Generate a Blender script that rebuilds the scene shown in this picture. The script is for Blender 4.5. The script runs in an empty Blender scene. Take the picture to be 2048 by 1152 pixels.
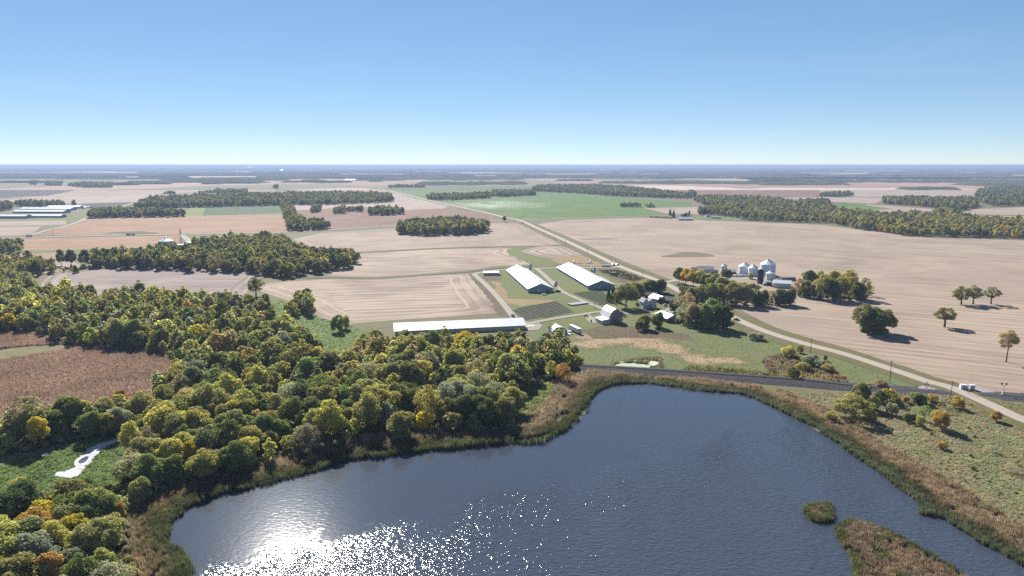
import bpy, bmesh, math, random
import numpy as np
from mathutils import Vector, Matrix
from mathutils.geometry import delaunay_2d_cdt, tessellate_polygon

random.seed(7)
rng = np.random.default_rng(7)
SC = bpy.context.scene
COL = SC.collection

# ------------------------------------------------------------------ camera
FPX = 1365.0                      # focal length in pixels of a 2048 px wide frame
HCAM = 110.0
PITCH = math.atan((576 - 329.7) / FPX)
cd = bpy.data.cameras.new("camera")
cd.sensor_width = 36.0
cd.lens = 36.0 * FPX / 2048
cd.clip_start = 1.0
cd.clip_end = 300000.0
cam = bpy.data.objects.new("camera", cd)
COL.objects.link(cam)
cam.location = (0, 0, HCAM)
cam.rotation_euler = (math.pi / 2 - PITCH, 0, 0)
SC.camera = cam

# ------------------------------------------------------------------ light
SUN_EL, SUN_AZ = 35.0, -20.0      # azimuth measured from +Y towards +X
SUN_STRENGTH = 4.7
SKY_STRENGTH = 0.102
EXPOSURE = 1.60
world = bpy.data.worlds.new("World")
SC.world = world
world.use_nodes = True
wt = world.node_tree
bg = wt.nodes["Background"]
sky = wt.nodes.new("ShaderNodeTexSky")
sky.sky_type = 'NISHITA'
sky.sun_disc = False
sky.sun_elevation = math.radians(SUN_EL)
sky.sun_rotation = math.radians(SUN_AZ)
sky.altitude = 5000
sky.air_density = 1.0
sky.dust_density = 0.15
sky.ozone_density = 3.0
hs = wt.nodes.new("ShaderNodeHueSaturation")
hs.inputs['Saturation'].default_value = 1.47
gm = wt.nodes.new("ShaderNodeGamma")         # a clear sky photographed: the bright horizon is compressed
gm.inputs['Gamma'].default_value = 0.5
wt.links.new(sky.outputs[0], gm.inputs['Color'])
wt.links.new(gm.outputs[0], hs.inputs['Color'])
tc = wt.nodes.new("ShaderNodeTexCoord")
mp = wt.nodes.new("ShaderNodeMapping")
mp.inputs['Scale'].default_value = (1.6, 1.6, 14.0)
mp.inputs['Rotation'].default_value = (0.03, 0.02, 0)
cn = wt.nodes.new("ShaderNodeTexNoise")           # faint high cirrus
cn.inputs['Scale'].default_value = 1.7
cn.inputs['Detail'].default_value = 6
cn.inputs['Roughness'].default_value = 0.62
cn.inputs['Distortion'].default_value = 0.6
cr = wt.nodes.new("ShaderNodeMapRange")
cr.inputs[1].default_value, cr.inputs[2].default_value, cr.inputs[3].default_value, cr.inputs[4].default_value = 0.5, 0.8, 0.0, 0.07
cm = wt.nodes.new("ShaderNodeMix")
cm.data_type = 'RGBA'
cm.inputs[7].default_value = (3.0, 3.3, 3.6, 1)
wt.links.new(tc.outputs['Generated'], mp.inputs[0]); wt.links.new(mp.outputs[0], cn.inputs['Vector'])
wt.links.new(cn.outputs[0], cr.inputs[0]); wt.links.new(cr.outputs[0], cm.inputs[0])
wt.links.new(hs.outputs[0], cm.inputs[6])
wt.links.new(cm.outputs[2], bg.inputs['Color'])
bg.inputs['Strength'].default_value = SKY_STRENGTH

sd = bpy.data.lights.new("sun", 'SUN')
sd.energy = SUN_STRENGTH
sd.angle = math.radians(0.53)
sd.color = (1.0, 0.95, 0.87)
sun = bpy.data.objects.new("sun", sd)
COL.objects.link(sun)
ea, aa = math.radians(SUN_EL), math.radians(SUN_AZ)
SV = Vector((math.sin(aa) * math.cos(ea), math.cos(aa) * math.cos(ea), math.sin(ea)))
sun.rotation_euler = SV.to_track_quat('Z', 'Y').to_euler()

SC.view_settings.view_transform = 'Standard'
SC.view_settings.look = 'None'
SC.view_settings.gamma = 1.0
SC.view_settings.exposure = EXPOSURE
SC.view_settings.use_curve_mapping = False
SC.render.engine = 'CYCLES'
cy = SC.cycles
cy.max_bounces = 8
cy.diffuse_bounces = 5
cy.glossy_bounces = 2
cy.transmission_bounces = 5
cy.transparent_max_bounces = 4
cy.volume_bounces = 0
cy.sample_clamp_indirect = 4.0
cy.use_denoising = False        # fine leaf, reed and ripple detail stays crisp

# ------------------------------------------------------------------ helpers
CP, SP = math.cos(PITCH), math.sin(PITCH)


def at(px, py, z=0.0):
    """ground point seen at a pixel of the 2048x1152 photograph"""
    u = (px - 1024) / FPX
    v = (576 - py) / FPX
    d = (u, CP + v * SP, -SP + v * CP)
    t = (z - HCAM) / d[2]
    return (d[0] * t, d[1] * t)


def mpp(x, y, z=0.0):
    """metres per photograph pixel at a world point"""
    return (y * CP + (HCAM - z) * SP) / FPX


def pix(x, y, z=0.0):
    dz = z - HCAM
    Z = y * CP - dz * SP
    Yc = y * SP + dz * CP
    return 1024 + FPX * x / Z, 576 - FPX * Yc / Z


def pts(l):
    return [at(*p) for p in l]


def tag(o, label=None, cat=None, group=None, kind=None):
    if label: o["label"] = label
    if cat: o["category"] = cat
    if group: o["group"] = group
    if kind: o["kind"] = kind
    return o


def link(name, data, parent=None, loc=None, rz=None):
    o = bpy.data.objects.new(name, data)
    COL.objects.link(o)
    if parent is not None: o.parent = parent
    if loc is not None: o.location = loc
    if rz is not None: o.rotation_euler = (0, 0, rz)
    return o


def thing(name, label, cat, loc=(0, 0, 0), rz=0.0, group=None):
    o = link(name, None, None, loc, rz)
    return tag(o, label, cat, group)


class MB:
    """collects simple solids into one mesh"""
    def __init__(s): s.v, s.f = [], []

    def add(s, vs, fs):
        n = len(s.v)
        s.v += [tuple(p) for p in vs]
        s.f += [tuple(i + n for i in f) for f in fs]
        return s

    def box(s, x0, x1, y0, y1, z0, z1):
        return s.add([(x0, y0, z0), (x1, y0, z0), (x1, y1, z0), (x0, y1, z0), (x0, y0, z1), (x1, y0, z1), (x1, y1, z1), (x0, y1, z1)],
                     [(3, 2, 1, 0), (4, 5, 6, 7), (0, 1, 5, 4), (1, 2, 6, 5), (2, 3, 7, 6), (3, 0, 4, 7)])

    def ext_y(s, prof, y0, y1):
        """profile in XZ extruded along Y"""
        n = len(prof)
        vs = [(x, y0, z) for x, z in prof] + [(x, y1, z) for x, z in prof]
        fs = [tuple(range(n)), tuple(reversed(range(n, 2 * n)))]
        fs += [(i + n, (i + 1) % n + n, (i + 1) % n, i) for i in range(n)]
        return s.add(vs, fs)

    def ext_x(s, prof, x0, x1):
        """profile in YZ extruded along X"""
        n = len(prof)
        vs = [(x0, y, z) for y, z in prof] + [(x1, y, z) for y, z in prof]
        fs = [tuple(reversed(range(n))), tuple(range(n, 2 * n))]
        fs += [(i, (i + 1) % n, (i + 1) % n + n, i + n) for i in range(n)]
        return s.add(vs, fs)

    def lathe(s, prof, n=20, cx=0, cy_=0, cap=True):
        m = len(prof)
        vs, fs = [], []
        for r, z in prof:
            for k in range(n):
                a = 2 * math.pi * k / n
                vs.append((cx + r * math.cos(a), cy_ + r * math.sin(a), z))
        for j in range(m - 1):
            for k in range(n):
                k2 = (k + 1) % n
                fs.append((j * n + k, j * n + k2, (j + 1) * n + k2, (j + 1) * n + k))
        if cap:
            fs.append(tuple(reversed(range(n))))
            fs.append(tuple(range((m - 1) * n, m * n)))
        return s.add(vs, fs)

    def tube(s, p0, p1, r0, r1=None, n=6):
        r1 = r0 if r1 is None else r1
        p0, p1 = Vector(p0), Vector(p1)
        d = (p1 - p0).normalized()
        a = d.orthogonal().normalized()
        b = d.cross(a)
        vs = []
        for p, r in ((p0, r0), (p1, r1)):
            for k in range(n):
                t = 2 * math.pi * k / n
                vs.append(tuple(p + a * (r * math.cos(t)) + b * (r * math.sin(t))))
        fs = [(k, (k + 1) % n, (k + 1) % n + n, k + n) for k in range(n)]
        fs += [tuple(reversed(range(n))), tuple(range(n, 2 * n))]
        return s.add(vs, fs)

    def mesh(s, name, mat=None, smooth=False):
        me = bpy.data.meshes.new(name)
        me.from_pydata(s.v, [], s.f)
        if mat: me.materials.append(mat)
        if smooth: me.polygons.foreach_set("use_smooth", [True] * len(me.polygons))
        me.update()
        return me

    def build(s, name, mat, parent=None, loc=None, rz=None, smooth=False):
        return link(name, s.mesh(name, mat, smooth), parent, loc, rz)


def np_mesh(name, V, Fq, mat=None):
    me = bpy.data.meshes.new(name)
    V = np.asarray(V, dtype=np.float32)
    Fq = np.asarray(Fq, dtype=np.int32)
    k = Fq.shape[1]
    me.vertices.add(len(V))
    me.vertices.foreach_set("co", V.ravel())
    me.loops.add(Fq.size)
    me.loops.foreach_set("vertex_index", Fq.ravel())
    me.polygons.add(len(Fq))
    me.polygons.foreach_set("loop_start", np.arange(0, Fq.size, k, dtype=np.int32))
    me.polygons.foreach_set("loop_total", np.full(len(Fq), k, dtype=np.int32))
    if mat: me.materials.append(mat)
    me.update(calc_edges=True)
    return me


# ------------------------------------------------------------------ polygon maths
def inside(P, poly):
    P = np.asarray(P); poly = np.asarray(poly)
    x, y = P[:, 0], P[:, 1]
    r = np.zeros(len(P), bool)
    n = len(poly)
    for i in range(n):
        x0, y0 = poly[i]; x1, y1 = poly[(i + 1) % n]
        c = (y0 > y) != (y1 > y)
        with np.errstate(divide='ignore', invalid='ignore'):
            xi = (x1 - x0) * (y - y0) / (y1 - y0 + 1e-12) + x0
        r ^= c & (x < xi)
    return r


def dist_poly(P, poly, closed=True):
    P = np.asarray(P); poly = np.asarray(poly, float)
    best = np.full(len(P), 1e9)
    n = len(poly)
    for i in range(n if closed else n - 1):
        a, b = poly[i], poly[(i + 1) % n]
        ab = b - a
        t = np.clip(((P - a) @ ab) / (ab @ ab + 1e-12), 0, 1)
        d = np.linalg.norm(P - (a + t[:, None] * ab), axis=1)
        best = np.minimum(best, d)
    return best


def smooth_line(P, closed=False, sub=6):
    P = [np.array(p, float) for p in P]
    n = len(P)
    out = []
    for i in range(n if closed else n - 1):
        if closed:
            p0, p1, p2, p3 = P[(i - 1) % n], P[i], P[(i + 1) % n], P[(i + 2) % n]
        else:
            p0, p1, p2, p3 = P[max(i - 1, 0)], P[i], P[i + 1], P[min(i + 2, n - 1)]
        for k in range(sub):
            t = k / sub
            out.append(0.5 * ((2 * p1) + (-p0 + p2) * t + (2 * p0 - 5 * p1 + 4 * p2 - p3) * t * t + (-p0 + 3 * p1 - 3 * p2 + p3) * t ** 3))
    if not closed: out.append(P[-1])
    return [tuple(p) for p in out]


def jitter_grid(poly, sp, jit=0.42):
    A = np.asarray(poly)
    x0, y0 = A.min(0); x1, y1 = A.max(0)
    nx, ny = int((x1 - x0) / sp) + 2, int((y1 - y0) / sp) + 2
    gx, gy = np.meshgrid(np.arange(nx), np.arange(ny))
    gx = gx + 0.5 * (gy % 2)
    P = np.stack([x0 + gx.ravel() * sp, y0 + gy.ravel() * sp], 1)
    P = P + rng.uniform(-jit, jit, P.shape) * sp
    return P[inside(P, poly)]


def vnoise(P, scale, seed=0):
    """cheap smooth value noise 0..1 on xy points"""
    Q = np.asarray(P) / scale + seed * 17.3
    i = np.floor(Q).astype(np.int64); f = Q - i
    f = f * f * (3 - 2 * f)

    def h(a, b):
        t = np.sin(a * 127.1 + b * 311.7 + seed * 74.7) * 43758.5453
        return t - np.floor(t)
    a = h(i[:, 0], i[:, 1]); b = h(i[:, 0] + 1, i[:, 1]); c = h(i[:, 0], i[:, 1] + 1); d = h(i[:, 0] + 1, i[:, 1] + 1)
    return (a * (1 - f[:, 0]) + b * f[:, 0]) * (1 - f[:, 1]) + (c * (1 - f[:, 0]) + d * f[:, 0]) * f[:, 1]


# ------------------------------------------------------------------ material helpers
class N:
    def __init__(s, name):
        s.m = bpy.data.materials.new(name)
        s.m.use_nodes = True
        s.t = s.m.node_tree
        s.bsdf = s.t.nodes["Principled BSDF"]
        s.bsdf.inputs['Roughness'].default_value = 0.9
        s.bsdf.inputs['Specular IOR Level'].default_value = 0.2

    def n(s, typ, **kw):
        nd = s.t.nodes.new(typ)
        for k, v in kw.items(): setattr(nd, k, v)
        return nd

    def put(s, sock, val):
        if isinstance(val, bpy.types.NodeSocket): s.t.links.new(val, sock)
        elif isinstance(val, (tuple, list)) and len(val) == 3 and sock.type == 'RGBA': sock.default_value = (*val, 1)
        else: sock.default_value = val

    def pos(s): return s.n("ShaderNodeNewGeometry").outputs['Position']
    def obj(s): return s.n("ShaderNodeTexCoord").outputs['Object']

    def attr(s, name, typ='GEOMETRY', out='Fac'):
        return s.n("ShaderNodeAttribute", attribute_name=name, attribute_type=typ).outputs[out]

    def math(s, op, a, b=0.0, c=None):
        nd = s.n("ShaderNodeMath", operation=op)
        s.put(nd.inputs[0], a); s.put(nd.inputs[1], b)
        if c is not None: s.put(nd.inputs[2], c)
        return nd.outputs[0]

    def mapping(s, vec, rz=0.0, scale=(1, 1, 1), loc=(0, 0, 0)):
        nd = s.n("ShaderNodeMapping")
        s.put(nd.inputs['Vector'], vec)
        nd.inputs['Rotation'].default_value = (0, 0, rz)
        nd.inputs['Scale'].default_value = scale
        nd.inputs['Location'].default_value = loc
        return nd.outputs[0]

    def noise(s, vec, scale, detail=3.0, rough=0.55, dist=0.0):
        nd = s.n("ShaderNodeTexNoise")
        s.put(nd.inputs['Vector'], vec)
        nd.inputs['Scale'].default_value = scale
        nd.inputs['Detail'].default_value = detail
        nd.inputs['Roughness'].default_value = rough
        nd.inputs['Distortion'].default_value = dist
        return nd.outputs[0]

    def ramp(s, fac, stops, interp='LINEAR'):
        nd = s.n("ShaderNodeValToRGB")
        nd.color_ramp.interpolation = interp
        el = nd.color_ramp.elements
        while len(el) < len(stops): el.new(0.5)
        for e, (p, c) in zip(el, stops):
            e.position = p
            e.color = (*c, 1) if isinstance(c, tuple) else (c, c, c, 1)
        s.put(nd.inputs[0], fac)
        return nd.outputs[0]

    def mix(s, fac, a, b, blend='MIX'):
        nd = s.n("ShaderNodeMix", data_type='RGBA', blend_type=blend)
        s.put(nd.inputs['Factor'], fac)
        s.put(nd.inputs['A'], a) if False else s.put(nd.inputs[6], a)
        s.put(nd.inputs[7], b)
        return nd.outputs[2]

    def rng(s, v, a, b, c=0.0, d=1.0):
        nd = s.n("ShaderNodeMapRange")
        s.put(nd.inputs[0], v)
        for i, x in enumerate((a, b, c, d)): nd.inputs[i + 1].default_value = x
        return nd.outputs[0]

    def comb(s, x, y, z=0.0):
        nd = s.n("ShaderNodeCombineXYZ")
        s.put(nd.inputs[0], x); s.put(nd.inputs[1], y); s.put(nd.inputs[2], z)
        return nd.outputs[0]

    def sep(s, v):
        nd = s.n("ShaderNodeSeparateXYZ")
        s.put(nd.inputs[0], v)
        return nd.outputs

    def bump(s, h, strength=0.5, dist=0.1):
        nd = s.n("ShaderNodeBump")
        s.put(nd.inputs['Height'], h)
        s.put(nd.inputs['Strength'], strength)
        nd.inputs['Distance'].default_value = dist
        return nd.outputs[0]

    def done(s, color, rough=None, spec=None, metal=None, normal=None):
        s.put(s.bsdf.inputs['Base Color'], color)
        if rough is not None: s.put(s.bsdf.inputs['Roughness'], rough)
        if spec is not None: s.put(s.bsdf.inputs['Specular IOR Level'], spec)
        if metal is not None: s.bsdf.inputs['Metallic'].default_value = metal
        if normal is not None: s.put(s.bsdf.inputs['Normal'], normal)
        return s.m


def scl(c, k): return tuple(x * k for x in c)


GK = 0.65        # keeps ground colours at their measured albedo for the chosen exposure


def m_plain(name, c, rough=0.6, metal=0.0, var=0.12, scale=0.6, spec=0.3):
    c = scl(c, 0.72)
    s = N(name)
    o = s.obj()
    f = s.noise(o, scale, 4, 0.6)
    g = s.noise(s.mapping(o, scale=(2.2, 2.2, 0.25)), scale * 2, 3, 0.6)
    col = s.mix(s.math('MULTIPLY', f, 1.0), scl(c, 1 - var), scl(c, 1 + var))
    col = s.mix(s.rng(g, 0.5, 0.8, 0, 0.35), col, scl(c, 1 - 2.2 * var))
    return s.done(col, rough, spec, metal)


def m_sheet(name, c, axis='X', pitch=0.9, metal=0.0, rough=0.45, dirt=0.12):
    """profiled metal sheeting with seams along one axis, faint dirt"""
    c = scl(c, 0.74)
    s = N(name)
    o = s.obj()
    x, y, z = s.sep(o)
    k = {'X': x, 'Y': y, 'Z': z}[axis]
    fr = s.math('FRACT', s.math('MULTIPLY', k, 1 / pitch))
    rib = s.math('LESS_THAN', s.math('ABSOLUTE', s.math('SUBTRACT', fr, 0.5)), 0.07)
    pan = s.math('FLOOR', s.math('MULTIPLY', k, 1 / (pitch * 4)))
    wn = s.n("ShaderNodeTexWhiteNoise", noise_dimensions='1D')
    s.put(wn.inputs['W'], pan)
    col = s.mix(wn.outputs['Value'], scl(c, 0.93), scl(c, 1.03))
    col = s.mix(s.rng(s.noise(o, 0.35, 5, 0.65), 0.5, 0.75, 0, 0.5), col, scl(c, 1 - 2 * dirt))
    col = s.mix(s.math('MULTIPLY', rib, 0.3), col, scl(c, 0.8))
    return s.done(col, rough, 0.4, metal, s.bump(rib, 0.4, 0.03))


def m_grass(name, cols, big=0.012, mid=0.09, fine=0.9, bump=0.6):
    cols = [scl(c, GK) for c in cols]
    s = N(name)
    p = s.pos()
    a = s.noise(p, big, 5, 0.6, 0.6)
    b = s.noise(p, mid, 5, 0.65)
    c = s.noise(p, fine, 4, 0.7)
    f = s.math('ADD', s.math('MULTIPLY', a, 0.55), s.math('MULTIPLY', b, 0.45))
    col = s.ramp(f, [(0.34 + 0.32 * i / (len(cols) - 1), q) for i, q in enumerate(cols)])
    col = s.mix(s.rng(c, 0.35, 0.7, 0, 0.5), col, s.mix(0.6, col, scl(cols[0], 0.55)))
    return s.done(col, 0.95, 0.1, None, s.bump(s.math('ADD', c, b), bump, 0.5))


def m_stubble(name, light, mid, dark, ang, period=11.0, edge=0.0, patch=None, contrast=1.0):
    """harvested rows: streaks along the row direction, optional turning passes along the boundary"""
    light, mid, dark = scl(light, 0.92 * GK), scl(mid, 0.92 * GK), scl(dark, 0.86 * GK)
    if patch: patch = scl(patch, 0.92 * GK)
    contrast *= 1.45
    s = N(name)
    p = s.pos()
    w = s.noise(p, 0.006, 3, 0.5)
    q = s.mapping(p, rz=-ang)
    x, y, z = s.sep(q)
    y = s.math('ADD', y, s.math('MULTIPLY', w, 26.0))
    if edge > 0:
        e = s.attr("edge")
        e2 = s.math('ADD', e, s.math('MULTIPLY', s.noise(p, 0.02, 2), 7.0))
        k = s.math('LESS_THAN', e2, edge)
        y = s.math('ADD', s.math('MULTIPLY', y, s.math('SUBTRACT', 1.0, k)), s.math('MULTIPLY', e2, k))
        x = s.math('MULTIPLY', x, s.math('SUBTRACT', 1.0, s.math('MULTIPLY', k, 0.7)))
    st1 = s.noise(s.comb(s.math('MULTIPLY', x, 0.010), s.math('MULTIPLY', y, 2.1 / period)), 1.0, 2, 0.6)
    st2 = s.noise(s.comb(s.math('MULTIPLY', x, 0.05), s.math('MULTIPLY', y, 8.0 / period), 3.0), 1.0, 2, 0.6)
    sn = s.math('SINE', s.math('MULTIPLY', y, 2 * math.pi / period))
    f = s.math('ADD', s.math('MULTIPLY', st1, 0.9), s.math('MULTIPLY', st2, 0.55))
    f = s.math('ADD', f, s.math('MULTIPLY', sn, 0.055 * contrast))
    lg = s.noise(p, 0.011, 5, 0.6, 0.8)
    f = s.math('ADD', f, s.math('MULTIPLY', s.math('SUBTRACT', lg, 0.5), 0.8))
    f = s.math('ADD', s.math('MULTIPLY', s.math('SUBTRACT', f, 0.72), contrast), 0.5)
    col = s.ramp(f, [(0.25, dark), (0.5, mid), (0.74, light)])
    if patch:
        col = s.mix(s.rng(s.noise(p, 0.007, 5, 0.62, 0.5), 0.52, 0.66, 0, 0.75), col, patch)
    fine = s.noise(p, 1.2, 3, 0.7)
    col = s.mix(s.rng(fine, 0.3, 0.7, 0, 0.22), col, scl(dark, 0.75))
    return s.done(col, 0.95, 0.08, None, s.bump(s.math('ADD', fine, st2), 0.5, 0.15))


def m_leaf(name, trans=0.32, glow=(1.02, 1.08, 0.72)):
    s = N(name)
    t = s.attr("tint", 'INSTANCER', 'Vector')
    o = s.obj()
    geo = s.n("ShaderNodeNewGeometry")
    isl = geo.outputs['Random Per Island']
    f = s.noise(o, 0.55, 3, 0.6)
    v = s.math('ADD', s.math('MULTIPLY', f, 0.9), s.math('MULTIPLY', isl, 0.4))
    k = s.rng(v, 0.3, 1.05, 0.72, 1.34)
    vm = s.n("ShaderNodeVectorMath", operation='SCALE')
    s.put(vm.inputs[0], t); s.put(vm.inputs['Scale'], k)
    col = s.mix(s.rng(s.noise(o, 0.3, 2), 0.45, 0.7, 0, 0.4), vm.outputs[0], s.mix(1.0, vm.outputs[0], (1.15, 1.0, 0.8), 'MULTIPLY'))
    d = s.n("ShaderNodeBsdfDiffuse"); s.put(d.inputs[0], col)
    tr = s.n("ShaderNodeBsdfTranslucent"); s.put(tr.inputs[0], s.mix(1.0, col, glow, 'MULTIPLY'))
    mx = s.n("ShaderNodeMixShader")
    mx.inputs[0].default_value = trans
    s.t.links.new(d.outputs[0], mx.inputs[1]); s.t.links.new(tr.outputs[0], mx.inputs[2])
    s.t.links.new(mx.outputs[0], s.t.nodes["Material Output"].inputs['Surface'])
    return s.m


LEAF = m_leaf("leaf", 0.57)
BLADE = m_leaf("blade", 0.55, (1.0, 1.0, 0.95))
BARK = m_plain("bark", (0.09, 0.072, 0.055), 0.95, 0, 0.3, 1.5, 0.1)

# ------------------------------------------------------------------ sky-to-ground: ground sheet
GR = m_grass("rough_grass", [(0.15, 0.125, 0.075), (0.17, 0.145, 0.08), (0.14, 0.14, 0.065), (0.19, 0.16, 0.095)])
ax = [0, 120, 240, 400, 600, 900, 1400, 2200, 3400, 5200, 8000, 12000, 18000, 27000, 40000, 60000, 90000]
gx = sorted([-a for a in ax[1:]] + ax)
V = [(x, y, 0.0) for y in gx for x in gx]
n_ = len(gx)
Fq = [(j * n_ + i, j * n_ + i + 1, (j + 1) * n_ + i + 1, (j + 1) * n_ + i) for j in range(n_ - 1) for i in range(n_ - 1)]
tag(link("ground", np_mesh("ground", V, Fq, GR)), "rough grassland and verges between the fields and the lake", "ground", None, "structure")


def sheet(name, world_poly, z, mat, label, cat="field", step=None, kind="structure"):
    """flat piece of ground; with step, a fine triangulation that stores the distance to its boundary"""
    P = [(float(x), float(y)) for x, y in world_poly]
    if step:
        A = np.asarray(P)
        I = jitter_grid(P, step, 0.1)
        d = dist_poly(I, A)
        I = I[d > step * 0.4]
        pl = [Vector(p) for p in P] + [Vector(p) for p in I]
        r = delaunay_2d_cdt(pl, [], [list(range(len(P)))], 1, 1e-4)
        vs, fs = [tuple(v) for v in r[0]], [f for f in r[2]]
        me = np_mesh(name, [(x, y, z) for x, y in vs], fs, mat)
        e = dist_poly(np.asarray(vs), A)
        at_ = me.attributes.new("edge", 'FLOAT', 'POINT')
        at_.data.foreach_set("value", e.astype(np.float32))
    else:
        tr = tessellate_polygon([[Vector((x, y, 0)) for x, y in P]])
        tr = [t if ((P[t[1]][0] - P[t[0]][0]) * (P[t[2]][1] - P[t[0]][1]) - (P[t[1]][1] - P[t[0]][1]) * (P[t[2]][0] - P[t[0]][0])) > 0 else t[::-1] for t in tr]
        me = np_mesh(name, [(x, y, z) for x, y in P], [tuple(t) for t in tr], mat)
    return tag(link(name, me), label, cat, None, kind)


def ribbon(name, line, width, z, mat, label, cat="road", w_end=None, sub=8, kind="structure"):
    """road strip with a slight crown; attribute 'across' runs -1..1"""
    L = smooth_line(line, sub=sub)
    n = len(L)
    V, F, acr = [], [], []
    for i, p in enumerate(L):
        a = np.array(L[max(i - 1, 0)]); b = np.array(L[min(i + 1, n - 1)])
        t = (b - a) / (np.linalg.norm(b - a) + 1e-9)
        nrm = np.array((-t[1], t[0]))
        w = width if w_end is None else width + (w_end - width) * i / (n - 1)
        if cat in ('verge', 'ditch', 'grass'): w *= 0.72 + 0.5 * float(vnoise(np.array([[p[0], p[1]]]), 22, 6)[0]) + rng.uniform(-.06, .06)
        for k in (-1, -0.5, 0, 0.5, 1):
            q = np.array(p) + nrm * (k * w / 2)
            V.append((q[0], q[1], z + 0.12 * (1 - k * k)))
            acr.append(k)
        if i:
            for k in range(4):
                F.append((5 * i - 5 + k + 1, 5 * i - 5 + k, 5 * i + k, 5 * i + k + 1))
    me = np_mesh(name, V, F, mat)
    a_ = me.attributes.new("across", 'FLOAT', 'POINT')
    a_.data.foreach_set("value", np.asarray(acr, np.float32))
    return tag(link(name, me), label, cat, None, kind)

# ------------------------------------------------------------------ lake
LAKE_PX = [(640, 939), (562, 958), (500, 976), (437, 994), (375, 1015), (350, 1034), (339, 1051), (342, 1083), (351, 1108), (372, 1130), (385, 1155),
           (392, 1220), (430, 1330), (700, 1500), (1300, 1600), (2100, 1500), (2500, 1300),
           (2200, 1190), (2048, 1133), (2002, 1104), (1939, 1070), (1892, 1042), (1845, 1029), (1842, 1008), (1795, 967), (1736, 933), (1689, 898),
           (1627, 854), (1564, 820), (1490, 792), (1439, 785), (1391, 779), (1342, 774), (1293, 766), (1244, 768), (1215, 775), (1193, 786), (1172, 809),
           (1171, 818), (1154, 845), (1129, 863), (1091, 877), (1047, 887), (997, 891), (935, 895), (872, 901), (826, 906), (779, 912), (707, 920)]
LAKE = smooth_line(pts(LAKE_PX), True, 5)
LAKE = [(x + 0.9 * math.sin(0.31 * i) + 0.6 * math.sin(0.83 * i), y + 0.7 * math.cos(0.47 * i)) for i, (x, y) in enumerate(LAKE)]
ISL = smooth_line(pts([(1670, 1058), (1689, 1046), (1711, 1043), (1761, 1060), (1799, 1076), (1845, 1104), (1883, 1123), (1924, 1150), (2010, 1215), (1990, 1300), (1760, 1320),
                       (1700, 1250), (1703, 1190), (1704, 1140), (1700, 1115), (1687, 1096), (1674, 1075)]), True, 4)
ISLET = smooth_line(pts([(1607, 1024), (1614, 1015), (1630, 1011), (1655, 1009), (1665, 1020), (1667, 1040), (1650, 1048), (1622, 1042)]), True, 4)


def m_water():
    s = N("lake_water")
    p = s.pos()
    x, y, z = s.sep(p)
    # calm, sheltered water in the lee of the north-west wood; a breeze ruffles the rest in streaks
    lee = s.math('SUBTRACT', s.math('MULTIPLY', y, 1.0), s.math('MULTIPLY', x, 0.60))      # grows towards the north-west shore
    lee = s.math('ADD', lee, s.math('MULTIPLY', s.math('SUBTRACT', s.noise(p, 0.028, 4, 0.6, 1.0), 0.5), 75.0))
    calm = s.rng(lee, 206.0, 224.0)
    cat = s.noise(s.mapping(p, rz=math.radians(35), scale=(1, 0.35, 1)), 0.05, 4, 0.6, 0.6)
    ruff = s.rng(cat, 0.35, 0.62, 0.55, 1.0)
    amp = s.math('MULTIPLY', s.math('SUBTRACT', 1.0, s.math('MULTIPLY', calm, 0.93)), ruff)
    w1 = s.noise(s.mapping(p, rz=math.radians(24), scale=(0.42, 1.0, 1)), 1.05, 2, 0.5, 0.5)
    w2 = s.noise(s.mapping(p, rz=math.radians(40), scale=(0.5, 1.0, 1)), 1.7, 2, 0.55, 0.3)
    h = s.math('ADD', w1, s.math('MULTIPLY', w2, 0.40))
    nb = s.bump(h, amp, 0.49)
    return s.done(s.mix(s.noise(p, 0.015, 3), (0.029, 0.037, 0.055), (0.033, 0.039, 0.052)), 0.08, 0.8, None, nb)


WATER = m_water()
WATER.node_tree.nodes["Principled BSDF"].inputs['IOR'].default_value = 1.333
sheet("lake", LAKE, 0.10, WATER, "blue-grey lake with sun glitter near its shaded shore", "lake")

# ------------------------------------------------------------------ fields and other ground
T1, T2, T3 = (0.465, 0.375, 0.295), (0.37, 0.29, 0.222), (0.26, 0.20, 0.160)
S_EAST = m_stubble("stubble_east", T1, T2, T3, math.radians(-29), 10, 0, (0.32, 0.248, 0.205), 0.66)
S_MID = m_stubble("stubble_mid", T1, T2, T3, math.radians(8), 11, 28, None, 1.25)
S_MID2 = m_stubble("stubble_mid_two", scl(T1, 0.97), scl(T2, 0.97), T3, math.radians(14), 11, 22, (0.28, 0.22, 0.19), 0.85)
S_GREY = m_stubble("stubble_grey", (0.38, 0.31, 0.27), (0.30, 0.24, 0.215), (0.21, 0.17, 0.16), math.radians(4), 11, 22, None, 0.95)
ORANGE = m_stubble("dry_corn_orange", (0.40, 0.255, 0.155), (0.335, 0.205, 0.125), (0.26, 0.155, 0.10), math.radians(6), 9, 0, (0.30, 0.19, 0.125), 0.8)
PINK = m_stubble("dry_corn_pale", (0.44, 0.315, 0.235), (0.37, 0.265, 0.195), (0.29, 0.20, 0.155), math.radians(5), 14, 0, (0.33, 0.24, 0.19), 0.8)
TAN = m_stubble("stubble_far", (0.46, 0.37, 0.30), (0.385, 0.30, 0.245), (0.30, 0.235, 0.20), math.radians(3), 16, 0, (0.34, 0.27, 0.225), 0.8)
BROWN = m_stubble("dry_beans_brown", (0.27, 0.165, 0.115), (0.215, 0.13, 0.092), (0.165, 0.10, 0.075), math.radians(4), 12, 0, None, 0.8)
PLOW = m_stubble("ploughed_earth", (0.085, 0.065, 0.062), (0.062, 0.05, 0.05), (0.045, 0.037, 0.04), math.radians(5), 10, 0, None, 0.8)
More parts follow.
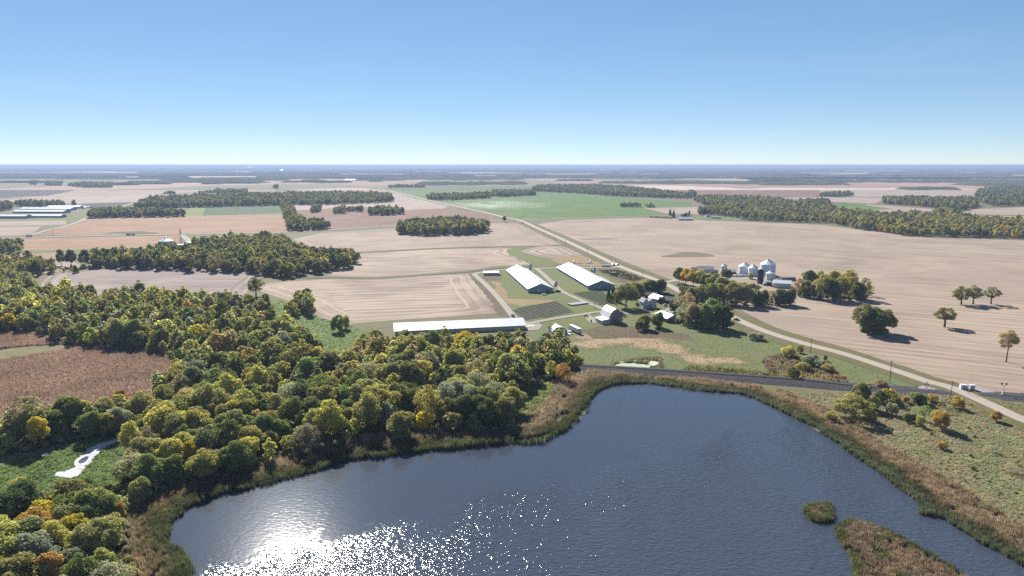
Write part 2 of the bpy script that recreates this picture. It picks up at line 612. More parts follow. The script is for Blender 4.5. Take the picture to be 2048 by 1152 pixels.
GREEN = m_stubble("green_crop", (0.120, 0.205, 0.036), (0.092, 0.17, 0.028), (0.07, 0.135, 0.025), math.radians(20), 14, 0, (0.145, 0.20, 0.045), 0.7)
GREEN2 = m_stubble("green_crop_deep", (0.075, 0.13, 0.04), (0.058, 0.11, 0.034), (0.045, 0.09, 0.03), math.radians(5), 14, 0, None, 0.7)
LIME = m_stubble("green_crop_light", (0.22, 0.25, 0.07), (0.18, 0.215, 0.055), (0.14, 0.18, 0.05), math.radians(5), 14, 0, None, 0.7)
LAWN = m_grass("lawn", [(0.180, 0.152, 0.068), (0.138, 0.150, 0.046), (0.108, 0.148, 0.038), (0.158, 0.165, 0.052)], 0.02, 0.12, 0.8, 0.3)
LUSH = m_grass("lush_meadow", [(0.185, 0.16, 0.09), (0.145, 0.165, 0.066), (0.12, 0.155, 0.056), (0.195, 0.185, 0.09)], 0.03, 0.2, 0.7, 0.8)
def m_dry():
    s = N("dry_meadow")
    p = s.pos()
    e = s.math('ADD', s.attr("edge"), s.math('MULTIPLY', s.math('SUBTRACT', s.noise(p, 0.045, 5, 0.65, 0.8), 0.5), 42.0))
    k = s.rng(e, 1.0, 9.0)
    f = s.math('ADD', s.math('MULTIPLY', s.noise(p, 0.05, 5, 0.65), 0.5), s.math('MULTIPLY', s.noise(s.mapping(p, rz=0.3, scale=(0.4, 1, 1)), 0.4, 5, 0.7), 0.5))
    dry = s.ramp(f, [(0.36, scl((0.15, 0.11, 0.07), GK)), (0.45, scl((0.30, 0.21, 0.135), GK)), (0.54, scl((0.40, 0.29, 0.19), GK)), (0.64, scl((0.19, 0.15, 0.09), GK))])
    grn = s.ramp(f, [(0.36, scl((0.155, 0.135, 0.075), GK)), (0.5, scl((0.125, 0.14, 0.058), GK)), (0.64, scl((0.165, 0.155, 0.078), GK))])
    return s.done(s.mix(k, grn, dry), 0.95, 0.1, None, s.bump(f, 1.0, 0.8))


DRYG = m_dry()
BRUSH = m_grass("brown_brush", [(0.10, 0.07, 0.05), (0.14, 0.10, 0.065), (0.12, 0.10, 0.05), (0.17, 0.12, 0.08)], 0.03, 0.2, 0.8, 0.9)
GOLD = m_grass("golden_grass", [(0.20, 0.155, 0.085), (0.30, 0.21, 0.11), (0.25, 0.185, 0.09), (0.19, 0.165, 0.08)], 0.03, 0.15, 0.8, 0.5)
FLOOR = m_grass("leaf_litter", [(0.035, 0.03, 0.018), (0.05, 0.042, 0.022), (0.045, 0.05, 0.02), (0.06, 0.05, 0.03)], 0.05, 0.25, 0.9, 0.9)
MARSH = m_grass("marsh_grass", [(0.10, 0.13, 0.045), (0.12, 0.17, 0.054), (0.10, 0.15, 0.046), (0.15, 0.185, 0.066)], 0.05, 0.3, 0.9, 0.9)
RIGHTM = m_grass("tussock_meadow", [(0.17, 0.14, 0.085), (0.20, 0.17, 0.095), (0.16, 0.165, 0.08), (0.22, 0.195, 0.11)], 0.02, 0.13, 0.7, 1.0)
REEDG = m_grass("reed_bed_floor", [(0.05, 0.04, 0.02), (0.075, 0.06, 0.03), (0.06, 0.055, 0.025), (0.09, 0.07, 0.04)], 0.05, 0.3, 1.2, 0.9)


def m_far():
    """patchwork of distant fields: flat farmland out to the horizon"""
    s = N("distant_farmland")
    p = s.pos()
    q = s.mapping(p, rz=math.radians(7), scale=(1 / 900, 1 / 1300, 1))
    vo = s.n("ShaderNodeTexVoronoi", voronoi_dimensions='2D', distance='CHEBYCHEV')
    s.put(vo.inputs['Vector'], q); vo.inputs['Scale'].default_value = 1.0; vo.inputs['Randomness'].default_value = 0.75
    r, g, b = s.sep(vo.outputs['Color'])
    col = s.ramp(r, [(0.0, (0.115, 0.11, 0.06)), (0.2, (0.33, 0.24, 0.18)), (0.36, (0.23, 0.15, 0.115)), (0.5, (0.40, 0.32, 0.26)), (0.64, (0.13, 0.13, 0.06)),
                     (0.76, (0.28, 0.18, 0.13)), (0.88, (0.07, 0.085, 0.04)), (0.95, (0.42, 0.34, 0.27))], 'CONSTANT')
    col = s.mix(s.math('MULTIPLY', s.noise(p, 0.004, 5), 0.4), col, (0.12, 0.11, 0.07))
    return s.done(col, 0.95, 0.05)


FAR = m_far()
far_poly = [(-80000, 3000), (-2200, 3000), (-800, 3300), (0, 3400), (900, 3300), (2400, 2700), (80000, 2700), (80000, 85000), (-80000, 85000)]
xs = [-80000, -45000, -25000, -14000, -8000, -4000, -1500, 0, 1500, 4000, 8000, 14000, 25000, 45000, 80000]
ys = [3050, 4500, 7000, 11000, 17000, 26000, 40000, 60000, 85000]
V = [(x, y, 0.3) for y in ys for x in xs]
nx_ = len(xs)
tag(link("distant_farmland", np_mesh("distant_farmland", V, [(j * nx_ + i, j * nx_ + i + 1, (j + 1) * nx_ + i + 1, (j + 1) * nx_ + i) for j in range(len(ys) - 1) for i in range(nx_ - 1)], FAR)),
    "patchwork of far fields running out to the horizon", "farmland", None, "structure")


def ragged(poly, amp):
    out = []
    n = len(poly)
    for i in range(n):
        a, b = np.array(poly[i]), np.array(poly[(i + 1) % n])
        L = np.linalg.norm(b - a)
        k = int(min(max(1, L / (amp * 1.6)), 60))
        nr = np.array((-(b - a)[1], (b - a)[0])) / (L + 1e-9)
        for j in range(k):
            q = a + (b - a) * j / k
            o = (float(vnoise(q[None], amp * 5, 3)[0]) - .5) * 1.6 + rng.uniform(-.5, .5)
            out.append(tuple(q + nr * o * amp))
    return out


def field(px, z, mat, label, name="field", step=None, cat="field"):
    poly = pts(px)
    if cat in ("meadow", "grass", "brush", "pond", "marsh", "rough ground", "soil", "ground", "creek"):
        d = float(np.mean([p[1] for p in poly]))
        poly = ragged(poly, 0.7 if cat in ("pond", "creek") else 3.0 if d < 700 else 6.0)
    return sheet(name, poly, z, mat, label, cat, step)


ROAD_PX = [(2300, 935), (2160, 882), (2048, 841), (1980, 810), (1904, 777), (1853, 763), (1800, 745), (1690, 709), (1617, 690), (1544, 668), (1495, 649), (1466, 635), (1432, 617), (1400, 602), (1376, 592),
           (1349, 577), (1329, 567), (1290, 552), (1242, 534), (1193, 511), (1156, 493.5), (1132, 482), (1105, 470), (1076, 457), (1040, 441), (1002, 433), (959, 422.5), (923, 415), (900, 410), (851, 399), (813, 389.5), (780, 382), (754, 376)]
ROADL = smooth_line(pts(ROAD_PX), sub=4)

# large east field (up to the road), cut along the road line
east = [(1062, 451), (1080, 448), (1134, 440), (1222, 437), (1330, 434.5), (1420, 442), (1560, 446), (1640, 450), (1700, 457), (1750, 463), (1850, 475), (2048, 481), (2400, 487), (2700, 900), (2240, 810),
        (2048, 786), (1950, 783), (1906, 768), (1868, 757), (1816, 739), (1706, 700), (1630, 680), (1556, 657), (1505, 634), (1470, 612), (1430, 590), (1395, 580), (1362, 566), (1325, 553), (1256, 526), (1206, 505), (1168, 487), (1142, 476), (1115, 464.5)]
field(east, 0.06, S_EAST, "wide pale stubble field east of the gravel road", step=24)
field([(1321, 514.5), (1345, 508), (1375, 503.8), (1400, 504.5), (1428, 510), (1430, 513), (1410, 515.5), (1360, 516)], 0.10, m_grass("rough_knoll", [(0.15, 0.115, 0.07), (0.18, 0.14, 0.085), (0.16, 0.125, 0.08), (0.2, 0.15, 0.09)]),
      "low brown unmown patch in the middle of the east field", "rough_patch", cat="rough ground")
field([(1158, 478), (1200, 475.5), (1240, 476), (1222, 479.5), (1160, 480)], 0.10, m_grass("damp_soil", [(0.20, 0.16, 0.14), (0.24, 0.19, 0.165), (0.22, 0.18, 0.16), (0.28, 0.22, 0.19)]), "grey damp streak in the east field near the road", "damp_patch", cat="soil")
# middle fields
field([(586, 478), (640, 466.5), (790, 456.5), (1000, 445), (1040, 447), (1070, 463), (1105, 480), (1124, 490), (1095, 493), (1000, 492), (866, 496), (716, 504), (690, 520), (620, 500)], 0.06, S_MID2, "stubble field between the oak grove and the gravel road", step=14)
field([(600, 520), (716, 507), (866, 499), (1000, 495.5), (1034, 497), (1023, 506), (1060, 516), (1074, 528), (1000, 532), (950, 539), (887, 545), (754, 554), (660, 553)], 0.07, S_MID, "stubble field north of the grassy ditch line", step=12)
field([(1041, 502), (1080, 493), (1126, 492), (1164, 510.5), (1100, 516), (1072, 512)], 0.07, S_MID, "small stubble corner beside the gravel road", step=10)
field([(1102, 519), (1120, 516), (1165, 511.5), (1196, 524), (1212, 531), (1185, 532.5), (1118, 527.5)], 0.08, GOLD, "golden dry grass corner behind the poultry barns", "grass_patch", cat="grass")
field([(500, 575), (540, 566), (666, 557), (754, 558), (887, 549.5), (937, 547.5), (960, 578), (1000, 620), (997, 625), (900, 633), (790, 640), (750, 643), (700, 648), (640, 636), (590, 606)], 0.06, S_MID, "stubble field behind the long front barn", step=9)
field([(60, 610), (85, 565), (103, 547), (200, 540), (354, 534), (488, 537), (527, 550), (500, 575), (470, 620), (300, 625)], 0.06, S_GREY, "grey stubble strip between the two woods", step=10)
field([(1, 560), (103, 545), (170, 535), (110, 505), (0, 508), (-200, 512), (-200, 560)], 0.05, TAN, "pale strip of stubble behind the oaks")
# west orange fields
field([(73, 470.5), (100, 461.5), (160, 446), (171, 437.5), (330, 433), (500, 428.5), (566, 427), (575, 450), (577, 464), (500, 465.5), (317, 468)], 0.05, ORANGE, "orange ripe corn field beyond the cross road")
field([(200, 467), (240, 463.5), (290, 463), (320, 467.5)], 0.09, m_grass("ditch_grass", [(0.07, 0.07, 0.04), (0.09, 0.085, 0.045), (0.08, 0.09, 0.04), (0.11, 0.10, 0.05)]), "dark grassy hollow along the cross road", "grass_hollow", cat="grass")
field([(-100, 482), (39, 477.5), (310, 471.5), (365, 471), (345, 497), (200, 499), (45, 500.5), (-100, 502)], 0.05, ORANGE, "orange ripe corn strip in front of the cross road")
field([(-150, 502), (45, 500.5), (330, 497), (330, 507), (110, 506), (-150, 509)], 0.08, LUSH, "green grass strip behind the left wood", "grass_strip", cat="grass")
field([(-200, 511), (60, 507), (115, 506), (130, 520), (40, 527), (-200, 530)], 0.08, ORANGE, "thin orange corn strip at the edge of the wood")
field([(365, 416), (411, 414), (405, 431.5), (330, 433), (355, 425)], 0.07, LIME, "light green hay field left of the deep green one")
field([(411, 414), (470, 412), (563, 410), (564, 427), (405, 431.5)], 0.07, GREEN2, "deep green field in front of the tree belt")
field([(255, 420), (320, 416), (372, 416), (355, 427), (260, 430)], 0.06, GREEN2, "green field patch behind the dark tree clump")
field([(577, 422), (700, 414), (813, 420), (887, 417), (905, 419), (960, 428), (1003, 437), (980, 443), (784, 452), (660, 457), (607, 440)], 0.06, BROWN, "dark brown bean field around the tree clumps")
field([(575, 411), (700, 406), (793, 386), (813, 391), (851, 401), (898, 412), (887, 417), (813, 420), (720, 413), (583, 422)], 0.05, TAN, "grey stubble strip beside the far road")
field([(-100, 372), (140, 368), (229, 367), (500, 364), (555, 363.5), (553, 381.5), (400, 385), (325, 388), (156, 396), (24, 396)], 0.05, PINK, "pale orange corn field in the far west")
field([(24, 398), (325, 389), (308, 393), (269, 403.5), (156, 407), (22, 406), (-120, 412), (-120, 402)], 0.06, TAN, "pale stubble field behind the white barns")
field([(-200, 374.5), (0, 374), (146, 372.5), (165, 378), (98, 391), (0, 396), (-200, 400)], 0.10, PLOW, "dark ploughed field in the far west")
field([(-200, 361), (0, 359.5), (93, 360), (140, 366), (88, 372), (-200, 373)], 0.12, TAN, "thin tan strip behind the ploughed field")
field([(161, 407.5), (273, 404), (262, 412), (183, 415)], 0.07, PLOW, "dark ploughed strip behind the white barns")
field([(555, 364), (650, 358.5), (740, 362), (760, 372), (740, 376), (560, 384)], 0.06, TAN, "tan far field with a line of trees")
field([(553, 377), (660, 374.5), (662, 379), (555, 383)], 0.12, GREEN2, "thin deep green strip above the tree belt")
field([(555, 384), (660, 379), (745, 375), (785, 384), (790, 387), (700, 395), (560, 392)], 0.05, PINK, "pale orange field at the end of the gravel road")
field([(-200, 446), (0, 443), (133, 440.5), (132, 449), (0, 452), (-200, 454)], 0.05, TAN, "pale strip in front of the white barns")
field([(-200, 456), (0, 454), (83, 453), (66, 466), (40, 471), (0, 471.5), (-200, 474)], 0.05, TAN, "pale stubble corner at the left road junction")
field([(-200, 440), (0, 437), (122, 435), (170, 430), (175, 438), (133, 441), (0, 443), (-200, 446)], 0.04, LAWN, "mown grass in front of the white barns", "grass_strip", cat="grass")
# big green field right of the road
field([(790, 380), (975, 379.2), (985, 383), (1073, 384), (1149, 386), (1251, 396), (1383, 405), (1381, 414), (1287, 416), (1333, 431), (1222, 433), (1046, 438.5), (1011, 432), (905, 410), (851, 396)], 0.05, GREEN, "large bright green field beyond the crossroads")
field([(1287, 416), (1407, 414), (1440, 425), (1415, 428), (1339, 428)], 0.08, TAN, "grey stubble wedge right of the green field")
field([(1055, 356.6), (1180, 355.5), (1325, 358), (1330, 366), (1216, 368), (1055, 367)], 0.10, PINK, "pink far field before the forest")
field([(1165, 371), (1400, 371.5), (1637, 376.5), (1647, 393), (1527, 394.5), (1400, 391), (1230, 384)], 0.08, BROWN, "reddish brown far field")
field([(1590, 373.5), (1800, 376), (1989, 376), (1950, 394), (1716, 394), (1645, 392), (1637, 376.5)], 0.09, TAN, "pale straw far field on the right")
field([(1558, 396), (1650, 394), (1770, 396), (1751, 407), (1669, 404)], 0.08, TAN, "grey brown strip in front of the straw field")
field([(1640, 412), (1685, 404.5), (1789, 418), (1700, 421)], 0.10, GREEN, "small bright green field before the far trees")
field([(1500, 405), (1552, 401), (1562, 408), (1510, 412)], 0.10, GREEN, "small green paddock beside the blue roof")
field([(1700, 421), (1735, 408.6), (1865, 418), (1868, 429), (1773, 432)], 0.09, TAN, "tan stubble patch among the right woods")
field([(1935, 419), (2060, 414), (2300, 412), (2300, 430), (2048, 430), (1922, 429)], 0.08, TAN, "tan stubble field at the right edge")
field([(1920, 431.5), (2048, 432), (2300, 433), (2300, 445), (2048, 444), (1965, 443)], 0.09, PINK, "pink brown strip at the right edge")
field([(1300, 433), (1420, 441), (1560, 445), (1570, 441), (1500, 434), (1400, 430)], 0.04, LUSH, "green grass around the far right farm", "grass_strip", cat="grass")
# farmyard ground
field([(960, 552), (1010, 541), (1130, 536), (1210, 535), (1262, 542), (1330, 572), (1370, 600), (1400, 640), (1330, 655), (1270, 640), (1200, 660), (1130, 655), (1075, 645), (1040, 636), (1000, 588)], 0.05, LAWN, "mown farm lawn around the barns", "lawn", cat="lawn")
field([(934, 547), (950, 550), (985, 588), (1030, 636), (1000, 632), (985, 610)], 0.09, BRUSH, "brown weedy strip beside the field lane", "weed_strip", cat="grass")
field([(985, 563), (1000, 568), (1010, 582), (1016, 598), (1060, 600), (1108, 601), (1095, 607), (1040, 613), (1012, 606), (1000, 590)], 0.09, GOLD, "golden dry grass strip above the vegetable rows", "grass_patch", cat="grass")
field([(1190, 540), (1240, 538), (1300, 560), (1250, 566), (1215, 553)], 0.09, BRUSH, "weedy nursery ground behind the second barn", "nursery_ground", cat="ground")
field([(963, 553), (1001, 549), (1003, 560), (968, 562)], 0.10, BRUSH, "dark weedy square in front of the small shed", "weed_strip", cat="grass")
field([(700, 650), (780, 642), (990, 628), (1035, 635), (1040, 642), (790, 652), (730, 665)], 0.08, GR, "weedy strip behind the long front barn", "weed_strip", cat="grass")
VEG = m_grass("vegetable_ground", [(0.10, 0.10, 0.075), (0.125, 0.12, 0.09), (0.10, 0.11, 0.075), (0.13, 0.125, 0.09)])
VEG1 = [(1024, 620), (1060, 612), (1112, 603), (1130, 613), (1147, 626), (1100, 634), (1052, 640)]
VEG2 = [(1146, 587), (1175, 583), (1200, 580), (1229, 606), (1203, 610.5)]
field(VEG1, 0.10, VEG, "dark vegetable plot beside the farm drive", "vegetable_plot", cat="garden")
field(VEG2, 0.10, VEG, "green vegetable plot in front of the second barn", "vegetable_plot", cat="garden")
# meadow between the farm and the railway
field([(1060, 668), (1100, 650), (1200, 660), (1280, 640), (1330, 655), (1400, 640), (1440, 640), (1466, 648), (1495, 660), (1544, 680), (1617, 702), (1690, 722), (1780, 752), (1830, 772), (1700, 770), (1412, 748), (1287, 739), (1150, 731), (1080, 700)], 0.04, LUSH, "green meadow between the farm and the railway", "meadow", cat="meadow")
field([(1130, 690), (1150, 672), (1200, 662), (1270, 668), (1330, 668), (1375, 690), (1400, 705), (1500, 716), (1525, 728), (1450, 735), (1380, 728), (1330, 705), (1250, 695), (1180, 700), (1130, 702)], 0.08, DRYG, "straw coloured dry meadow below the barn", "meadow", step=5, cat="meadow")
field([(1165, 660), (1200, 653), (1260, 652), (1300, 660), (1380, 670), (1390, 684), (1330, 676), (1260, 676), (1185, 677)], 0.11, BRUSH, "brown brush strip below the gambrel barn", "brush_strip", cat="brush")
field([(1520, 720), (1570, 705), (1640, 722), (1680, 745), (1690, 765), (1600, 760), (1540, 745)], 0.08, BRUSH, "brown brush in the corner by the railway", "brush_strip", cat="brush")
# west ground: corn, marsh, meadow, woods
CORN = m_stubble("corn_ground", (0.28, 0.18, 0.15), (0.24, 0.152, 0.125), (0.19, 0.12, 0.10), math.radians(-10), 1.6, 0, (0.14, 0.088, 0.065), 0.7)
CORN_PX = [(-300, 672), (0, 664), (84, 668), (134, 690), (200, 694), (275, 703), (340, 712), (352, 722), (350, 760), (290, 805), (215, 838), (100, 852), (0, 864), (-300, 880)]
field(CORN_PX, 0.05, CORN, "ripe brown corn field left of the wood", "corn_field")
field([(-60, 706), (60, 692), (120, 690), (165, 692), (110, 704), (40, 716), (-60, 730)], 0.09, m_grass("field_grass", [(0.20, 0.155, 0.075), (0.22, 0.185, 0.085), (0.15, 0.145, 0.065), (0.21, 0.18, 0.09)]), "pale green grass waterway in the corn field", "grass_waterway", cat="grass")
field([(520, 612), (560, 600), (640, 636), (700, 650), (760, 668), (740, 740), (640, 745), (600, 690), (560, 665), (500, 640)], 0.085, LUSH, "bright green wet meadow left of the front barn", "meadow", cat="meadow")
field([(-200, 960), (0, 930), (60, 905), (180, 875), (260, 872), (300, 900), (300, 960), (230, 975), (130, 990), (0, 1010), (-200, 1040)], 0.06, MARSH, "bright green marsh in the wood clearing", "marsh", cat="marsh")
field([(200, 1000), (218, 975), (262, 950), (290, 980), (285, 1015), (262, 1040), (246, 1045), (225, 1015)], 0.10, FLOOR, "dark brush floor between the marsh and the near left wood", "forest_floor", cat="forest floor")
field([(1000, 840), (1040, 785), (1105, 770), (1115, 790), (1080, 830), (1040, 865)], 0.09, LUSH, "small light green glade behind the reeds", "glade", cat="grass")
R1 = [(262, 1035), (300, 1000), (380, 972), (470, 948), (560, 926), (640, 905), (720, 893), (800, 880), (880, 868), (960, 872), (1030, 862), (1038, 835), (1035, 800), (1070, 772), (1110, 758), (1150, 742), (1170, 728),
      (1150, 710), (1080, 697), (1000, 688), (930, 690), (860, 692), (790, 696), (745, 692), (712, 696), (712, 730), (655, 738), (632, 708), (617, 680), (590, 664), (530, 650), (470, 640), (420, 648), (345, 716), (352, 760), (310, 800), (285, 850), (272, 890), (262, 960)]
R3 = [(345, 716), (325, 712), (275, 703), (200, 694), (134, 690), (84, 668), (0, 664), (-200, 672), (-200, 540), (0, 545), (50, 562), (85, 588), (200, 600), (300, 603), (400, 606), (470, 613), (560, 612), (530, 622), (470, 641), (420, 650)]
R2 = [(-150, 885), (0, 866), (100, 852), (215, 838), (290, 808), (345, 765), (340, 820), (285, 880), (200, 874), (120, 888), (60, 903), (-150, 935)]
R4 = [(-250, 1050), (0, 1018), (120, 1008), (200, 1010), (248, 1042), (266, 1105), (298, 1180), (300, 1300), (-250, 1300)]
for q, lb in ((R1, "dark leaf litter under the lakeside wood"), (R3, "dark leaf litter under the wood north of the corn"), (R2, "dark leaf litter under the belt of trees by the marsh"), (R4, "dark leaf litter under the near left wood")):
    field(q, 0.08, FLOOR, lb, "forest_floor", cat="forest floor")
field([(1560, 830), (1500, 790), (1700, 790), (1870, 790), (1950, 802), (2048, 852), (2300, 960), (2500, 1200), (2200, 1170), (2048, 1110), (1850, 1000), (1740, 925), (1640, 850)], 0.03, RIGHTM, "rough tussock meadow between the lake and the road", "meadow", cat="meadow")
field([(1950, 801), (2048, 803), (2300, 815), (2300, 905), (2048, 832)], 0.05, RIGHTM, "verge between the railway and the road", "verge", cat="grass")
field([(2030, 812), (2048, 808), (2200, 820), (2200, 870), (2048, 822)], 0.09, BROWN, "brown soil corner at the right edge", "soil_patch", cat="soil")
sheet("reed_island", ISL, 0.16, REEDG, "long low reed island at the lower right", "island")
sheet("reed_islet", ISLET, 0.16, REEDG, "small round reed islet beyond the island", "islet")

# ditch line, waterway and hedge banks
DITCH = m_grass("ditch_weeds", [(0.06, 0.065, 0.035), (0.08, 0.075, 0.04), (0.07, 0.085, 0.035), (0.10, 0.095, 0.05)], 0.05, 0.3, 0.8, 1.0)
ribbon("ditch", pts([(700, 505.5), (760, 503), (866, 497.5), (940, 495), (1000, 494), (1034, 493), (1080, 492), (1128, 490.5)]), 6, 0.12, DITCH, "dark weedy ditch across the stubble fields", "ditch")
ribbon("grass_waterway", pts([(1040, 495), (1026, 503), (1045, 511), (1072, 520), (1092, 528), (1112, 531)]), 16, 0.13, LAWN, "green grass waterway winding towards the barns", "grass", 40)
ribbon("ditch", pts([(600, 556), (666, 556), (754, 557), (887, 548), (945, 543), (1000, 536.5), (1060, 533)]), 7, 0.12, DITCH, "green weedy bank between the two middle stubble fields", "ditch")

# ------------------------------------------------------------------ roads and lanes
def m_road(name, c, c2, track=0.55):
    c, c2 = scl(c, GK), scl(c2, GK)
    s = N(name)
    a = s.math('ABSOLUTE', s.attr("across"))
    p = s.pos()
    f = s.noise(p, 0.5, 5, 0.65)
    tr = s.math('ABSOLUTE', s.math('SUBTRACT', a, 0.45))
    k = s.rng(tr, 0.05, 0.3, 1.0, 0.0)
    col = s.mix(f, scl(c, 0.86), scl(c, 1.08))
    col = s.mix(s.math('MULTIPLY', k, track), col, scl(c, 1.12))
    col = s.mix(s.math('MULTIPLY', s.rng(s.math('ADD', a, s.math('MULTIPLY', s.noise(p, 0.25, 3), 0.35)), 0.95, 1.2), 0.85), col, c2)
    return s.done(col, 0.9, 0.15, None, s.bump(f, 0.4, 0.05))


GRAVEL = m_road("gravel_road", (0.36, 0.31, 0.26), (0.20, 0.17, 0.10))
LANE = m_road("gravel_lane", (0.285, 0.25, 0.21), (0.14, 0.13, 0.07), 0.8)
PAVED = m_road("pale_asphalt", (0.36, 0.335, 0.315), (0.16, 0.15, 0.09), 0.2)
VERGE = m_grass("verge_grass", [(0.17, 0.13, 0.075), (0.15, 0.125, 0.06), (0.12, 0.125, 0.045), (0.155, 0.145, 0.06)], 0.02, 0.15, 0.8, 0.8)
ribbon("verge", pts(ROAD_PX), 24, 0.14, VERGE, "grass verges along the gravel road", "verge", 34, 5)
ribbon("gravel_road", pts(ROAD_PX), 7.4, 0.30, GRAVEL, "pale gravel road running past the farm to the horizon", "road", 9.0, 5)
CROSS_PX = [(-200, 481), (0, 477), (39, 476), (171, 472.3), (317, 469.5), (400, 468.3), (500, 466.3), (577, 464.5), (640, 461), (695, 457.3), (784, 452.5), (900, 446), (1000, 441.5), (1040, 440.3), (1134, 437), (1222, 434), (1281, 432.7), (1345, 431)]
ribbon("verge", pts(CROSS_PX), 22, 0.16, DITCH, "weedy verges along the cross road", "verge", 16, 4)
ribbon("cross_road", pts(CROSS_PX), 8.5, 0.34, PAVED, "pale paved cross road left of the intersection", "road", 7, 4)
ribbon("branch_road", pts([(50, 473), (63, 470), (98, 460), (129, 453), (159, 443), (176, 435), (200, 425), (244, 413), (275, 404), (303, 396), (330, 389)]), 7.5, 0.30, LANE, "gravel branch road climbing past the white barns", "road", 9)
ribbon("farm_lane", pts([(1040, 650), (1027, 634), (1000, 600), (973, 571), (955, 555), (950, 549), (963, 545), (1002, 540), (1071, 537.7), (1120, 536), (1205, 535.2), (1242, 534)]), 5.5, 0.24, LANE, "farm lane looping round the poultry barns", "lane", 6.5)
ribbon("farm_drive", pts([(1074, 538.5), (1085, 547), (1107, 568), (1124, 583), (1156, 598), (1193, 613), (1212, 620), (1237, 625), (1266, 628.5), (1305, 628), (1330, 622), (1362, 610), (1396, 600)]), 5.5, 0.26, LANE, "drive from the poultry barns to the gravel road", "lane", 5)
ribbon("yard_drive", pts([(1050, 650), (1075, 644), (1120, 636), (1160, 630), (1200, 624), (1237, 624.5)]), 5.5, 0.28, LANE, "drive from the long barn to the gambrel barn", "lane", 5)
ribbon("nursery_lane", pts([(1188, 548), (1207, 557), (1222, 566), (1243, 569)]), 4, 0.22, LANE, "short lane behind the second barn", "lane")
ribbon("bin_drive", pts([(1330, 564.5), (1347, 562), (1375, 559), (1420, 556), (1500, 557), (1530, 556)]), 6, 0.22, GRAVEL, "gravel drive to the grain bins", "lane", 9)
ribbon("bin_drive", pts([(1350, 575.5), (1372, 575.5), (1395, 577), (1440, 570)]), 5, 0.24, GRAVEL, "second short gravel drive under the trees", "lane")
ribbon("bin_farm_drive", pts([(362, 470), (370, 475), (377, 482), (380, 490)]), 9, 0.24, LANE, "white gravel drive to the left grain bin", "lane")
field([(1040, 640), (1060, 645), (1078, 646), (1085, 652), (1078, 660), (1052, 662), (1046, 655)], 0.20, m_grass("yard_gravel", [(0.28, 0.25, 0.21), (0.34, 0.30, 0.255), (0.31, 0.28, 0.235), (0.36, 0.32, 0.27)]), "gravel yard at the end of the long front barn", "yard", cat="yard")
field([(1168, 634), (1178, 629), (1196, 641), (1192, 647), (1180, 646)], 0.20, LANE, "bare gravel apron beside the gambrel barn", "yard", cat="yard")
field([(1332, 622), (1352, 615), (1372, 622), (1358, 632), (1345, 629)], 0.20, m_grass("house_drive", [(0.36, 0.31, 0.26), (0.40, 0.35, 0.30), (0.38, 0.33, 0.28), (0.42, 0.36, 0.31)]), "pale gravel parking behind the low white-roofed garage", "yard", cat="yard")
field([(1862, 775), (1905, 770), (1960, 774), (1990, 785), (2048, 792), (2048, 797), (1960, 793), (1920, 787), (1880, 784)], 0.17, m_grass("crossing_gravel", [(0.30, 0.27, 0.26), (0.34, 0.31, 0.30), (0.31, 0.29, 0.29), (0.37, 0.34, 0.33)]), "grey gravel apron at the railway crossing", "yard", cat="yard")
field([(1835, 775), (1858, 768), (1880, 776), (1870, 786), (1845, 782)], 0.18, m_grass("crossing_gravel_two", [(0.30, 0.27, 0.26), (0.34, 0.31, 0.30), (0.31, 0.29, 0.29), (0.37, 0.34, 0.33)]), "grey gravel patch before the railway crossing", "yard", cat="yard")

# ------------------------------------------------------------------ railway
RAILC = smooth_line(pts([(830, 712), (1000, 726), (1144, 736), (1287, 744.5), (1412, 753), (1569, 764), (1700, 775), (1853, 784), (1921, 788.5), (2048, 796.5), (2300, 815)]), sub=6)


CROSS = at(1893, 786)


def offset_strip(line, prof):
    n = len(line)
    V, F = [], []
    m = len(prof)
    for i, p in enumerate(line):
        a = np.array(line[max(i - 1, 0)]); b = np.array(line[min(i + 1, n - 1)])
        t = (b - a) / np.linalg.norm(b - a)
        nr = np.array((-t[1], t[0]))
        dc = abs(p[0] - CROSS[0])
        g = min(1.0, max(0.13, (dc - 14) / 45.0)) if p[0] < CROSS[0] else min(0.5, max(0.13, (dc - 14) / 45.0))
        for o, z in prof:
            z = z * g
            q = np.array(p) + nr * o
            V.append((q[0], q[1], z))
        if i:
            for k in range(m - 1):
                F.append((m * i - m + k + 1, m * i - m + k, m * i + k, m * i + k + 1))
    return V, F


BALLAST = m_grass("ballast", [(0.062, 0.060, 0.068), (0.085, 0.082, 0.092), (0.072, 0.070, 0.078), (0.105, 0.10, 0.108)], 0.05, 0.5, 1.5, 1.0)
V, F = offset_strip(RAILC, [(8.5, 0.05), (6.0, 1.0), (4.2, 1.5), (1.7, 1.62), (-1.7, 1.62), (-2.6, 1.5), (-7.0, 0.05)])
emb = tag(link("railway_embankment", np_mesh("railway_embankment", V, F, BALLAST)), "dark grey ballast railway embankment along the lake", "railway", None, "structure")
RUST = m_plain("rail_steel", (0.075, 0.05, 0.042), 0.5, 0.6, 0.2)
for off in (0.75, -0.75):
    V, F = offset_strip(RAILC, [(off + 0.1, 1.74), (off + 0.1, 1.93), (off - 0.1, 1.93), (off - 0.1, 1.74)])
    link("rail", np_mesh("rail", V, F, RUST), emb)
SLP = m_plain("sleeper_wood", (0.06, 0.048, 0.04), 0.9, 0, 0.3)
mb = MB()
LR = np.array(RAILC); seg = np.linalg.norm(np.diff(LR, axis=0), axis=1); cum = np.concatenate([[0], np.cumsum(seg)])
